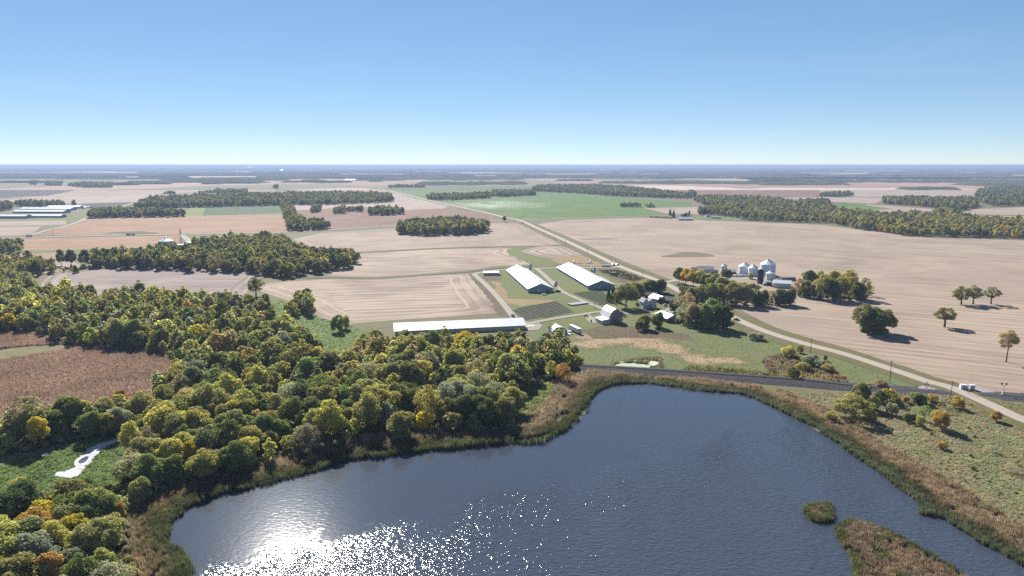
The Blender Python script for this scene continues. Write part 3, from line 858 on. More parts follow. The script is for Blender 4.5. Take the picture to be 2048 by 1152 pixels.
for d in np.arange(0, cum[-1], 0.75):
    i = min(np.searchsorted(cum, d, 'right') - 1, len(seg) - 1)
    t = (LR[i + 1] - LR[i]) / seg[i]; p = LR[i] + t * (d - cum[i]); nr = np.array((-t[1], t[0]))
    if not (0 < p[0] < CROSS[0] - 58): continue
    c = [p + nr * 1.3 * a + t * 0.12 * b for a, b in ((1, 1), (1, -1), (-1, -1), (-1, 1))]
    mb.add([(*q, 1.6) for q in c] + [(*q, 1.74) for q in c], [(4, 5, 6, 7), (0, 1, 5, 4), (1, 2, 6, 5), (2, 3, 7, 6), (3, 0, 4, 7)])
sl = mb.build("sleeper", SLP, emb); sl["kind"] = "stuff"

# algae ponds and marsh creek
PONDS = [[(1226, 733), (1240, 727), (1262, 726), (1285, 728), (1303, 731), (1298, 737), (1270, 738), (1240, 736)], [(1298, 721.5), (1316, 722.5), (1319, 729), (1306, 733), (1294, 728)], [(1232, 725.5), (1256, 720.6), (1276, 719.8), (1262, 724), (1242, 726)]]
ALGAE = m_grass("duckweed", [(0.42, 0.46, 0.33), (0.55, 0.58, 0.45), (0.36, 0.42, 0.27), (0.6, 0.62, 0.5)], 0.1, 0.5, 1.5, 0.2)
field([(1222, 731), (1240, 724), (1262, 721), (1300, 719), (1318, 724), (1316, 734), (1296, 741), (1262, 739), (1230, 736)], 0.16, FLOOR, "dark mud of the algae pond", "pond", cat="pond")
for q in PONDS:
    field(q, 0.20, ALGAE, "pale duckweed on the small railway pond", "pond_scum", cat="pond")


def m_creek():
    s = N("creek_water")
    p = s.pos()
    return s.done(s.mix(s.noise(p, 0.4, 3), (0.035, 0.048, 0.085), (0.05, 0.06, 0.09)), 0.12, 0.8)


CREEK = m_creek()
CRK = [(251, 874), (246, 879), (230, 886), (214, 892), (204, 899), (196, 908), (188, 914), (182, 926), (172, 933), (166, 941), (158, 951), (148, 955), (128, 956), (106, 951), (116, 945), (138, 941), (152, 935), (148, 928), (152, 920), (166, 909), (174, 898), (194, 889), (212, 884), (232, 877)]
CREEK_WHITE = m_grass("creek_white", [(0.24, 0.25, 0.23), (0.55, 0.56, 0.56), (0.62, 0.63, 0.64), (0.36, 0.37, 0.36)], 0.1, 0.6, 1.5, 0.2)  # mottled grey to white colour for the creek and small pool surface
field(CRK, 0.14, CREEK_WHITE, "white creek winding through the marsh", "creek", cat="creek")
field([(178, 914), (172, 913), (163, 918), (156, 924), (160, 928), (168, 926), (175, 920)], 0.17, CREEK, "dark open pool in the marsh creek", "pool", cat="pool")
field([(80, 911), (94, 904), (97, 907), (84, 914)], 0.14, CREEK_WHITE, "small white pool in the marsh", "pool", cat="pool")

# ------------------------------------------------------------------ plants
def leaf_quads(Pn, Nn, size, r, asp=1.25):
    n = len(Pn)
    t = r.normal(size=(n, 3))
    t -= (t * Nn).sum(1)[:, None] * Nn
    t /= np.linalg.norm(t, axis=1)[:, None] + 1e-9
    b = np.cross(Nn, t)
    s = size * r.uniform(0.6, 1.35, n)[:, None]
    V = np.stack([Pn - t * s * asp * .5, Pn + b * s * .5, Pn + t * s * asp * .5, Pn - b * s * .5], 1).reshape(-1, 3)
    return V, np.arange(4 * n).reshape(n, 4)


def crown_mesh(name, seed, H, R, base, nl, lr, leaves, size, shell=0.66, top=0.0, low=-0.45, sag=0.0):
    """foliage of a broadleaf tree: many leaf sprays spread over overlapping boughs"""
    r = np.random.default_rng(seed)
    hz = (H - base) / 2
    C = np.array((0, 0, base + hz))
    k = np.arange(nl)
    z = low + (1 - low) * (k + 0.5) / nl
    z = np.clip(z + r.normal(0, 0.08, nl), -0.9, 1)
    a = k * 2.39996 + r.normal(0, 0.35, nl)
    q = np.sqrt(1 - z * z)
    D = np.stack([np.cos(a) * q, np.sin(a) * q, z], 1)
    prof = 1.0 - top * np.clip(z, 0, 1)
    L = C + D * np.array((R, R, hz)) * shell * r.uniform(0.8, 1.16, nl)[:, None]
    L[:, :2] *= prof[:, None]
    L += r.normal(0, 0.05 * R, L.shape)
    rad = lr * r.uniform(0.7, 1.3, nl)
    L[:, 2] = np.minimum(L[:, 2], H - rad * 0.7)
    L[:, 2] = np.maximum(L[:, 2], base + rad * 0.35)
    L[:, 2] -= sag * np.linalg.norm(L[:, :2], axis=1) / R
    w = rad ** 2 / (rad ** 2).sum()
    li = r.choice(nl, leaves, p=w)
    out = (L - C) / (np.linalg.norm(L - C, axis=1)[:, None] + 1e-6)
    d = r.normal(size=(leaves, 3)) + 0.55 * out[li] + np.array((0, 0, 0.25))
    d /= np.linalg.norm(d, axis=1)[:, None]
    rr = rad[li] * (r.uniform(0, 1, leaves) ** 0.16) * r.uniform(0.85, 1.18, leaves)
    P = L[li] + d * rr[:, None] * np.array((1, 1, 0.85))
    P[:, 2] = np.maximum(P[:, 2], 0.25)
    nn = d * 0.75 + np.array((0, 0, 0.45)) + r.normal(size=(leaves, 3)) * 0.42
    nn /= np.linalg.norm(nn, axis=1)[:, None]
    V, F = leaf_quads(P, nn, size, r)
    return V, F, L


def trunk_mb(seed, H, base, L, r0, nlimb=7):
    r = random.Random(seed)
    m = MB()
    fork = base + (H - base) * 0.22
    lean = (r.uniform(-.25, .25), r.uniform(-.25, .25))
    m.tube((0, 0, -0.3), (lean[0] * .5, lean[1] * .5, fork * .5), r0 * 1.25, r0 * 0.92, 7)
    m.tube((lean[0] * .5, lean[1] * .5, fork * .5), (lean[0], lean[1], fork), r0 * 0.92, r0 * 0.75, 7)
    m.tube((lean[0], lean[1], fork), (lean[0] * 2, lean[1] * 2, base + (H - base) * 0.7), r0 * 0.7, r0 * 0.15, 6)
    idx = list(range(len(L))); r.shuffle(idx)
    for i in idx[:nlimb]:
        c = L[i]
        z0 = fork * r.uniform(0.75, 1.0)
        mid = (c[0] * .45, c[1] * .45, z0 + (c[2] - z0) * .4)
        m.tube((lean[0] * .9, lean[1] * .9, z0), mid, r0 * .42, r0 * .28, 5)
        m.tube(mid, tuple(c), r0 * .28, r0 * .08, 5)
    return m


PROTO = {}


def proto(key, seed, H, R, base, nl, lr, leaves, size, r0, nlimb=7, **kw):
    V, F, L = crown_mesh(key, seed, H, R, base, nl, lr, int(leaves * 1.55), size * 0.80, **kw)
    cm = np_mesh("crown_" + key, V, F, LEAF)
    tm = trunk_mb(seed, H, base, L, r0, nlimb).mesh("trunk_" + key, BARK)
    PROTO[key] = dict(H=H, R=R + lr * .35, crown=cm, trunk=tm)


for i in range(5):
    proto(f"round{i}", 20 + i, 14, 4.6, 0.9, 30, 1.75, 5000, 0.5, 0.24, top=0.15, low=-0.75)
for i in range(3):
    proto(f"oval{i}", 40 + i, 15.5, 3.5, 0.9, 28, 1.45, 4400, 0.48, 0.22, top=0.25, low=-0.75)
for i in range(2):
    proto(f"broad{i}", 50 + i, 12.5, 5.8, 1.2, 34, 1.75, 5600, 0.5, 0.3, low=-0.6)
for i in range(2):
    proto(f"full{i}", 60 + i, 12, 4.5, 0.2, 30, 1.7, 4800, 0.52, 0.22, top=0.2, low=-0.95)
proto("oak0", 70, 14.5, 5.4, 1.6, 34, 1.4, 4200, 0.44, 0.42, 16, shell=0.68, top=0.1, low=-0.8)
proto("oak1", 71, 14.5, 5.0, 2.8, 30, 1.3, 3300, 0.42, 0.42, 16, shell=0.70, top=0.1, low=-0.7)
proto("oak2", 72, 13.5, 5.0, 2.8, 24, 1.2, 2300, 0.40, 0.38, 16, shell=0.72, top=0.1, low=-0.6)
proto("sparse0", 80, 14, 4.4, 1.5, 28, 1.5, 2200, 0.46, 0.24, 16, shell=0.75, low=-0.7)
proto("sparse1", 81, 13, 4.0, 1.8, 24, 1.4, 1600, 0.42, 0.22, 16, shell=0.75, low=-0.6)
proto("lolly0", 84, 18, 3.6, 7.5, 20, 1.35, 2200, 0.5, 0.24, 10, shell=0.72, low=-0.7)
proto("willow0", 86, 11, 6.6, 0.8, 32, 1.6, 4600, 0.5, 0.4, 12, shell=0.78, low=-0.4, sag=1.2)
proto("bare0", 88, 6, 2.0, 0.6, 16, 0.8, 260, 0.3, 0.09, 16, shell=0.75)
for i in range(3):
    proto(f"bush{i}", 90 + i, 4.2, 2.3, 0.0, 16, 0.95, 1300, 0.38, 0.07, 6, low=-0.7)


def conifer(key, seed, H, R):
    r = np.random.default_rng(seed)
    n = 2600
    h = r.uniform(0, 1, n) ** 0.75
    z = 0.6 + h * (H - 0.6)
    tier = 0.78 + 0.22 * np.abs(np.sin(h * 26))
    rad = R * (1 - h) ** 0.85 * tier * r.uniform(0.55, 1.05, n) + 0.12
    a = r.uniform(0, 2 * np.pi, n)
    P = np.stack([np.cos(a) * rad, np.sin(a) * rad, z - rad * 0.12], 1)
    nn = np.stack([np.cos(a) * .6, np.sin(a) * .6, np.full(n, .55)], 1) + r.normal(size=(n, 3)) * .4
    nn /= np.linalg.norm(nn, axis=1)[:, None]
    V, F = leaf_quads(P, nn, 0.42, r, 1.7)
    tm = MB().tube((0, 0, -.2), (0, 0, H * .9), 0.22, 0.04).mesh("trunk_" + key, BARK)
    PROTO[key] = dict(H=H, R=R, crown=np_mesh("crown_" + key, V, F, LEAF), trunk=tm)


conifer("fir0", 95, 13, 2.8)
conifer("fir1", 96, 12, 2.4)

# light versions for the masses of far trees
FARP = {}
for i in range(4):
    V, F, L = crown_mesh("f", 200 + i, 13, 4.4, 0.6, 18, 1.9, 620, 1.15, top=0.15, low=-0.8)
    FARP[f"farround{i}"] = np_mesh(f"farround{i}", V, F, LEAF)
for i in range(2):
    V, F, L = crown_mesh("f", 210 + i, 14.5, 3.4, 0.8, 18, 1.6, 520, 1.05, top=0.25, low=-0.8)
    FARP[f"faroval{i}"] = np_mesh(f"faroval{i}", V, F, LEAF)

TINTS = {
    "dark green": (0.150, 0.180, 0.074), "olive": (0.340, 0.315, 0.132), "green": (0.229, 0.264, 0.097), "yellow-green": (0.444, 0.413, 0.137), "yellow": (0.562, 0.454, 0.076),
    "golden": (0.475, 0.351, 0.103), "orange": (0.464, 0.286, 0.103), "brown": (0.381, 0.315, 0.197), "grey-green": (0.343, 0.340, 0.235), "russet": (0.419, 0.286, 0.184), "dark olive": (0.216, 0.213, 0.097),
}
TREES_BUILT = [0]


def tree(key, x, y, hm, wm, tint, label, group=None, cat="tree", name=None, rz=None):
    p = PROTO[key]
    t = thing(name or ("bush" if cat in ("bush", "shrub") else "conifer" if key.startswith("fir") else "oak_tree" if key.startswith("oak") else "willow_tree" if key.startswith("willow") else "broadleaf_tree"),
              label, cat, (x, y, 0), rng.uniform(0, 6.28) if rz is None else rz, group)
    sx = wm / (2 * p['R'])
    t.scale = (sx, sx, hm / p['H'])
    c = link("crown", p['crown'], t)
    base = TINTS[tint] if isinstance(tint, str) else tint
    v = rng.normal(1, 0.10); h = rng.normal(0, 0.05)
    c["tint"] = [base[0] * v * (1 + h), base[1] * v, base[2] * v * (1 - h)]
    link("trunk", p['trunk'], t)
    TREES_BUILT[0] += 1
    return t


def scatter(name, P, rz, sc, tint, idx, meshes, label, cat, kind="stuff"):
    """one object that carries a mass of small plants nobody could count"""
    n = len(P)
    me = bpy.data.meshes.new(name)
    me.vertices.add(n)
    me.vertices.foreach_set("co", np.asarray(P, np.float32).ravel())

    def attr(nm, typ, key, arr):
        me.attributes.new(nm, typ, 'POINT').data.foreach_set(key, np.ascontiguousarray(arr).ravel())
    e = np.zeros((n, 3), np.float32); e[:, 2] = rz
    attr("turn", 'FLOAT_VECTOR', "vector", e)
    sc = np.asarray(sc, np.float32)
    attr("size", 'FLOAT_VECTOR', "vector", sc if sc.ndim == 2 else np.repeat(sc[:, None], 3, 1))
    attr("tint", 'FLOAT_VECTOR', "vector", np.asarray(tint, np.float32) * (1.0 if name in ("woodland", "undergrowth") else 1.12))
    attr("pick", 'INT', "value", np.asarray(idx, np.int32))
    o = link(name, me)
    tag(o, label, cat, None, kind)
    c = bpy.data.collections.new(name + "_kinds")
    for i, m in enumerate(meshes):
        c.objects.link(bpy.data.objects.new(f"{name}_kind_{i:02d}", m))
    g = bpy.data.node_groups.new(name, 'GeometryNodeTree')
    g.interface.new_socket("Geometry", in_out='INPUT', socket_type='NodeSocketGeometry')
    g.interface.new_socket("Geometry", in_out='OUTPUT', socket_type='NodeSocketGeometry')
    nn = g.nodes
    gi, go = nn.new("NodeGroupInput"), nn.new("NodeGroupOutput")
    ci = nn.new("GeometryNodeCollectionInfo")
    ci.inputs['Collection'].default_value = c
    ci.inputs['Separate Children'].default_value = True
    ci.inputs['Reset Children'].default_value = True
    ip = nn.new("GeometryNodeInstanceOnPoints")
    ip.inputs['Pick Instance'].default_value = True

    def named(nm, typ):
        a = nn.new("GeometryNodeInputNamedAttribute"); a.data_type = typ; a.inputs[0].default_value = nm
        return a.outputs[0]
    er = nn.new("FunctionNodeEulerToRotation")
    g.links.new(named("turn", 'FLOAT_VECTOR'), er.inputs[0])
    g.links.new(gi.outputs[0], ip.inputs['Points'])
    g.links.new(ci.outputs[0], ip.inputs['Instance'])
    g.links.new(named("pick", 'INT'), ip.inputs['Instance Index'])
    g.links.new(er.outputs[0], ip.inputs['Rotation'])
    g.links.new(named("size", 'FLOAT_VECTOR'), ip.inputs['Scale'])
    g.links.new(ip.outputs[0], go.inputs[0])
    o.modifiers.new("plants", 'NODES').node_group = g
    return o


def vary(base, n, v=0.16, h=0.06):
    b = np.asarray(base, float)
    b = np.repeat(b[None], n, 0) if b.ndim == 1 else b
    k = rng.normal(1, v, n); d = rng.normal(0, h, n)
    return np.clip(np.stack([b[:, 0] * k * (1 + d), b[:, 1] * k, b[:, 2] * k * (1 - d)], 1), 0.004, 0.9)


# ---- single trees that the photograph shows apart: x, base y, height px, width px, kind, tint, label
SINGLE = [
    (1726, 665, 60, 50, "oak0", "dark olive", "dark olive oak with rounded top, tallest of the tree clump in the stubble"),
    (1748, 668, 56, 52, "full0", "dark green", "dark green bushy tree at the foot of the clump in the stubble"),
    (1769, 665, 50, 42, "round1", "olive", "lighter olive tree at the right end of the clump in the stubble"),
    (1922, 609, 38, 38, "oak0", "dark olive", "oak with the wider crown of the joined pair near the field's far edge"),
    (1946, 608, 38, 34, "oak1", "dark olive", "oak behind its wider twin in the joined pair of field oaks"),
    (1982, 608, 36, 34, "oak2", "dark olive", "thin-crowned leaning oak standing alone behind the joined pair"),
    (1889, 654, 42, 46, "oak1", "dark olive", "lone oak with a wide fan of limbs in the middle of the field"),
    (2012, 724, 65, 34, "lolly0", "brown", "tall russet tree with a long bare trunk at the field's right edge"),
    (1739, 592, 25, 16, "sparse1", "yellow-green", "small thin yellow-green tree just outside the right farm grove"),
    (1597, 592, 36, 24, "sparse0", "russet", "russet half-bare tree at the near end of the grove by the white shed"),
    (1612, 594, 38, 26, "full1", "green", "green bushy tree second in the grove by the white shed"),
    (1625, 596, 36, 24, "full0", "brown", "brown bushy tree third in the grove by the white shed"),
    (1618, 576, 40, 30, "round0", "dark olive", "dark olive round tree behind the russet one in the right grove"),
    (1646, 599, 52, 36, "round2", "olive", "tall olive tree in the middle of the right farm grove"),
    (1664, 600, 46, 34, "full1", "dark green", "dark green tree at the shaded front of the right farm grove"),
    (1640, 578, 38, 30, "round3", "olive", "olive tree at the back of the right farm grove"),
    (1681, 600, 50, 34, "round1", "olive", "olive tree beneath the golden crowns of the right grove"),
    (1694, 592, 44, 34, "round4", "golden", "golden tree on the sunny side of the right farm grove"),
    (1698, 578, 40, 32, "round2", "yellow-green", "yellow-green topped tree at the back of the right grove"),
    (1715, 600, 40, 30, "full0", "dark green", "dark green bushy tree at the far end of the right grove"),
    (1727, 598, 44, 24, "sparse0", "dark olive", "dark ragged tree that ends the right farm grove"),
    (1670, 574, 36, 32, "round0", "yellow-green", "yellow-green rounded tree at the rear centre of the right grove"),
    (1358, 567, 36, 22, "oval0", "dark green", "dark green tree first beside the grain bin drive"),
    (1371, 570, 38, 24, "oval1", "yellow", "bright yellow tree by the grain bin drive"),
    (1386, 574, 38, 28, "round0", "golden", "golden tree second along the grain bin drive"),
    (1400, 576, 38, 30, "round1", "yellow-green", "yellow-green tree behind the golden one by the bin drive"),
    (1398, 564, 26, 24, "round2", "golden", "golden topped low tree at the back of the bin drive trees"),
    (1412, 580, 36, 28, "full1", "green", "green bushy tree in front of the grain bin drive trees"),
    (1429, 586, 42, 36, "round3", "green", "large green tree left of the silage bag"),
    (1446, 592, 42, 34, "round4", "grey-green", "grey-green tree below the silage bag"),
    (1452, 562, 27, 24, "oval2", "dark green", "dark tree standing in front of the small grain bin"),
    (1384, 604, 32, 30, "full0", "grey-green", "grey-green tree beside the road north of the roadside grove"),
    (1401, 606, 40, 34, "round0", "olive", "olive tree at the road end of the front farm row"),
    (1420, 608, 44, 36, "round2", "green", "green tree second from the road in the front farm row"),
    (1439, 606, 42, 30, "round1", "olive", "olive tree third from the road in the front farm row"),
    (1455, 609, 40, 28, "sparse0", "brown", "brownish thin tree in the front row below the silage bag"),
    (1471, 610, 48, 36, "round4", "olive", "tall olive tree in the middle of the front farm row"),
    (1491, 612, 46, 34, "round3", "brown", "brown olive tree below the dark blue silo"),
    (1510, 610, 36, 28, "full1", "green", "green tree below the dark blue silo"),
    (1525, 612, 34, 28, "full0", "dark green", "dark green tree right of the dark blue silo's foot"),
    (1544, 608, 30, 26, "sparse1", "russet", "russet thin tree in front of the white shed"),
    (1561, 610, 36, 34, "full1", "dark green", "dark green wide tree in front of the white shed"),
    (1578, 610, 35, 30, "full0", "dark green", "dark green tree that ends the front row by the paddock"),
    (1460, 580, 22, 30, "round0", "olive", "low olive tree beneath the silage bag"),
    (1485, 583, 20, 34, "round1", "yellow-green", "low yellow-green tree left of the dark blue silo"),
    (1505, 585, 20, 30, "round3", "olive", "low olive tree at the foot of the dark blue silo"),
    (1501, 558, 13, 11, "bush1", "olive", "olive bush between the grain bins"),
    (1367, 648, 42, 34, "sparse0", "grey-green", "greyish thin tree behind the low white-roofed garage"),
    (1385, 653, 50, 34, "round1", "brown", "brown olive tree right of the garage"),
    (1400, 652, 50, 34, "round0", "olive", "olive tree in the middle of the roadside grove"),
    (1413, 657, 54, 40, "full0", "green", "tall green tree at the front of the roadside grove"),
    (1431, 657, 54, 38, "round4", "dark green", "dark green tree at the shaded front of the roadside grove"),
    (1446, 656, 52, 34, "full1", "dark green", "dark green tree nearest the road in the roadside grove"),
    (1425, 638, 44, 36, "round2", "green", "bright topped green tree at the back of the roadside grove"),
    (1360, 628, 38, 32, "oak2", "grey-green", "grey open tree behind the garage parking"),
    (1376, 618, 34, 26, "sparse0", "russet", "brownish thin tree between the grove and the road"),
    (1349, 624, 26, 24, "full0", "dark green", "small dark tree by the garage parking"),
    (1252, 615, 50, 52, "broad0", "dark olive", "great dark shade tree on the lawn left of the white house"),
    (1274, 606, 42, 34, "round3", "dark olive", "dark olive tree between the shade tree and the white house"),
    (1301, 588, 32, 34, "full1", "dark green", "dark green tree behind the white house"),
    (1319, 586, 30, 28, "full0", "dark green", "dark green bushy tree beside the road bend"),
    (1262, 590, 28, 30, "round0", "orange", "orange topped tree behind the great shade tree"),
    (1284, 588, 26, 26, "round2", "yellow-green", "yellow-green tree behind the house row"),
    (1217, 603, 28, 13, "fir0", "dark green", "dark conifer nearest the second poultry barn"),
    (1226, 601, 29, 13, "fir1", "dark green", "dark conifer in the middle of the row by the shade tree"),
    (1235, 605, 29, 14, "fir0", "dark green", "dark conifer touching the great shade tree"),
    (1321, 607, 15, 11, "oval0", "dark green", "small dark tree against the white house wall"),
    (1288, 658, 34, 32, "full1", "olive", "olive bushy tree between the gambrel barn and garage"),
    (1279, 662, 20, 18, "bush0", "dark green", "dark bush at the foot of the olive tree by the barn"),
    (1315, 655, 33, 30, "full0", "green", "green bushy tree covering the garage's left end"),
    (1721, 812, 55, 42, "full1", "dark olive", "dark olive rounded tree beside the railway"),
    (1706, 838, 50, 76, "willow0", (0.30, 0.275, 0.10), "spreading yellow-green willow near the lake's right bank"),
    (1748, 823, 32, 24, "round1", "yellow-green", "yellow-green small tree beside the willow"),
    (1880, 858, 42, 38, "round4", "golden", "golden rounded tree in the tussock meadow"),
    (1992, 843, 24, 20, "oval1", "orange", "small orange tree beside the gravel road"),
    (1848, 841, 34, 22, "sparse1", "green", "thin green sapling left of the golden tree"),
    (1835, 806, 24, 34, "full0", "green", "green bushy tree on the railway bank"),
    (1126, 766, 42, 34, "sparse0", "orange", "orange thin tree at the end of the railway by the wood"),
    (1133, 727, 22, 17, "bush0", "yellow-green", "pale rounded bush nearest the orange tree"),
    (1153, 729, 21, 17, "bush1", "yellow-green", "pale rounded bush that ends the wood by the meadow"),
    (512, 592, 40, 34, "oak0", "dark olive", "dark oak rising above the tree row west of the middle field"),
    (123, 531, 36, 16, "oval0", "dark green", "narrow dark tree first of three before the left farm"),
    (143, 533, 36, 22, "round1", "dark green", "dark tree in the middle of three before the left farm"),
    (171, 533, 38, 22, "oval1", "dark green", "dark tree with a clear trunk nearest the left grove"),
    (152, 546, 16, 12, "fir1", "dark green", "small dark conical tree at the stubble's left end"),
    (1009, 444.5, 14, 8, "oval2", "dark green", "small lone tree on the crossroads corner"),
    (1340, 431, 13, 8, "fir0", "dark green", "far conifer at the left of the far right farm"),
    (1347, 436, 15, 9, "fir1", "dark green", "far conifer touching the long grey roof"),
    (926, 852, 70, 56, "full0", "dark green", "dark green broad tree at the reeds, left of the dark trio"),
    (968, 856, 72, 56, "round4", "dark green", "dark green tall tree in the middle of the dark trio by the reeds"),
    (1008, 852, 66, 54, "full1", "dark olive", "dark olive tree at the glade end of the dark trio"),
    (856, 846, 80, 54, "sparse0", "olive", "olive open tree with visible limbs behind the reed bed"),
    (735, 868, 88, 62, "round3", "olive", "large olive rounded tree at the reed bed below the front barn"),
    (660, 886, 90, 64, "round2", "yellow-green", "large yellow-green rounded tree at the shore reeds"),
    (80, 895, 72, 40, "round0", "yellow", "yellow crowned tree between the corn field and the marsh"),
    (243, 822, 50, 32, "oval1", "orange", "orange tipped tree at the corner of the corn field"),
    (385, 945, 74, 34, "oval0", "yellow", "slim yellow tree at the wood's edge above the lake"),
    (265, 915, 80, 42, "round1", "yellow-green", "yellow-green tree beside the marsh creek"),
    (90, 1066, 74, 58, "round2", "yellow", "yellow tree at the top of the near left wood"),
    (155, 1095, 78, 56, "round4", "yellow", "bright yellow tree in the middle of the near left wood"),
    (240, 1050, 55, 26, "oval2", "golden", "slim golden tree at the marsh end of the near left wood"),
    (105, 1175, 84, 56, "round0", "orange", "orange crowned tree low in the near left wood"),
    (165, 1190, 92, 62, "round3", "green", "bright green tree beside the orange one"),
    (35, 1120, 78, 50, "round1", "yellow-green", "yellow-green tree left of the yellow ones in the near wood"),
    (930, 696, 34, 50, "full0", "yellow", "yellow bushy tree in front of the long white barn"),
    (865, 705, 48, 40, "round3", "green", "green tree hiding the middle of the long white barn"),
]
BUSHES = [
    (1575, 714, 22, 30, "yellow-green", "yellow-green bush beside the gravel road"), (1600, 706, 17, 14, "olive", "small olive bush touching the yellow-green one"), (1650, 722, 13, 8, "dark green", "small dark conical bush near the road pole"),
    (1618, 731, 22, 34, "grey-green", "wide grey-green bush in the railway corner"), (1606, 741, 16, 30, "olive", "low olive bush nearest the railway in the corner"), (1638, 736, 18, 30, "grey-green", "grey-green bush near the dark conical one"),
    (1656, 744, 16, 28, "olive", "low olive bush at the road end of the railway corner"), (1586, 758, 24, 24, "dark olive", "dark olive bush against the railway bank"), (1511, 679, 14, 32, "grey-green", "low grey bush on the verge by the dark car"),
    (1778, 803, 26, 30, "golden", "golden bush on the railway bank"), (1760, 806, 26, 24, "dark green", "dark bush beside the golden one on the bank"), (1865, 804, 16, 22, "golden", "low golden bush nearest the crossing"),
    (1813, 806, 13, 14, "orange", "small orange bush on the railway bank"), (1915, 817, 24, 24, "golden", "golden bush beside the road below the crossing"), (1783, 830, 26, 24, "grey-green", "grey bush left of the dark round one"),
    (1888, 814, 26, 26, "grey-green", "grey leafless bush below the crossing pole"), (1762, 774, 14, 24, "russet", "dark red bush beside the railway"), (1818, 844, 19, 27, "dark green", "dark round bush in the tussock meadow"),
    (1841, 854, 22, 18, "yellow-green", "small yellow bush beside the golden tree"), (1790, 812, 22, 20, "dark olive", "dark low bush behind the grey one"), (1662, 842, 20, 24, "yellow-green", "low yellow-green bush at the willow's lake side"),
    (1742, 842, 20, 22, "olive", "small olive bush below the willow"), (1985, 905, 16, 20, "grey-green", "bare grey shrub low in the tussock meadow"), (2020, 945, 20, 24, "grey-green", "bare grey shrub at the meadow's right edge"),
    (1885, 898, 14, 20, "golden", "low golden shrub below the golden tree"), (675, 664, 34, 26, "dark green", "dark bushy tree in the wet meadow"), (690, 658, 28, 22, "olive", "olive bush beside the dark one in the wet meadow"),
    (1105, 662, 16, 22, "olive", "olive bush left of the torn hoop shed"),
]
NEARP = ["round0", "round1", "round2", "round3", "round4", "oval0", "oval1", "oval2", "broad0", "broad1", "full0", "full1", "sparse0"]
TAKEN = []
for (px, py, hp, wp, key, tint, lab) in SINGLE:
    x, y = at(px, py)
    m = mpp(x, y)
    tree(key, x, y, hp * m * 1.0, wp * m * 1.08, tint, lab)
    TAKEN.append((x, y, wp * m * .5))
for k, (px, py, hp, wp, tint, lab) in enumerate(BUSHES):
    x, y = at(px, py)
    m = mpp(x, y)
    tree("bare0" if "bare" in lab or "leafless" in lab else f"bush{k % 3}", x, y, hp * m, wp * m * 1.05, tint, lab, None, "bush")
    TAKEN.append((x, y, wp * m * .35))
TAKEN = np.array(TAKEN)

# ---- woods: positions
W_ = {"r1": pts(R1), "r3": pts(R3), "r2": pts(R2), "r4": pts(R4)}
CLUMP = pts([(572, 632), (578, 612), (600, 600), (626, 606), (634, 622), (618, 634), (596, 640)])
cand = []
for k, sp in (("r4", 6.8), ("r2", 7.0), ("r1", 7.9), ("r3", 8.2)):
    P = jitter_grid(W_[k], sp, 0.4)
    for p in P: cand.append((p[0], p[1], k))
for p in jitter_grid(CLUMP, 8.0, 0.3): cand.append((p[0], p[1], "clump"))
XY = np.array([(c[0], c[1]) for c in cand])
reg = np.array([c[2] for c in cand])
dup = np.zeros(len(XY), bool)
r1p = W_["r1"]
dup |= (reg == "r3") & inside(XY, r1p)
dup |= ((reg == "r2")) & (inside(XY, r1p))
for tx, ty, tr in TAKEN: dup |= (XY[:, 0] - tx) ** 2 + (XY[:, 1] - ty) ** 2 < (0.72 * tr + 2.2) ** 2
dl = dist_poly(XY, np.array(LAKE))
dup |= dl < 13.0
XY, reg, dl = XY[~dup], reg[~dup], dl[~dup]
# tint: large patches of like trees plus scatter
n1 = vnoise(XY, 46, 1) * .7 + vnoise(XY, 17, 4) * .3; n2 = rng.uniform(0, 1, len(XY))
names = ["dark green", "olive", "green", "yellow-green", "yellow", "orange", "brown", "grey-green", "dark olive", "golden"]
W0 = np.array([0.11, 0.39, 0.17, 0.12, 0.010, 0.002, 0.07, 0.10, 0.10, 0.004])
tn = []
for i in range(len(XY)):
    w = W0.copy()
    w[[3, 4, 9]] *= 0.4 + 1.6 * n1[i]; w[[0, 8]] *= 1.5 - n1[i]
    if reg[i] == "r4": w[[4, 3]] *= 1.5
    w /= w.sum()
    tn.append(names[min(int(np.searchsorted(np.cumsum(w), n2[i])), 9)])
tn = np.array(tn)
hh = (rng.normal(12.6, 2.4, len(XY)) + (vnoise(XY, 30, 5) - .5) * 5).clip(7, 18)
hh[reg == "r4"] *= 0.92
ed = np.minimum.reduce([np.where(reg == k, dist_poly(XY, np.array(W_[k])), 1e9) for k in W_] + [np.where(reg == "clump", 3.0, 1e9)])
hh *= np.where(ed < 6, 0.82, 1.0)
ww = hh * rng.uniform(0.70, 1.08, len(XY))
sizepx = np.array([h / mpp(x, y) for (x, y), h in zip(XY, hh)])
PX = np.array([pix(x, y, h * .7) for (x, y), h in zip(XY, hh)])
inv = (PX[:, 0] > -15) & (PX[:, 0] < 2063) & (PX[:, 1] < 1170)
near_ok = (PX[:, 0] > -200) & (PX[:, 1] < 1260)
score = np.where(inv, sizepx, 0)
NIND = 300 - TREES_BUILT[0]
order = np.argsort(-score)[:max(NIND, 0)]
ind = np.zeros(len(XY), bool); ind[order] = True

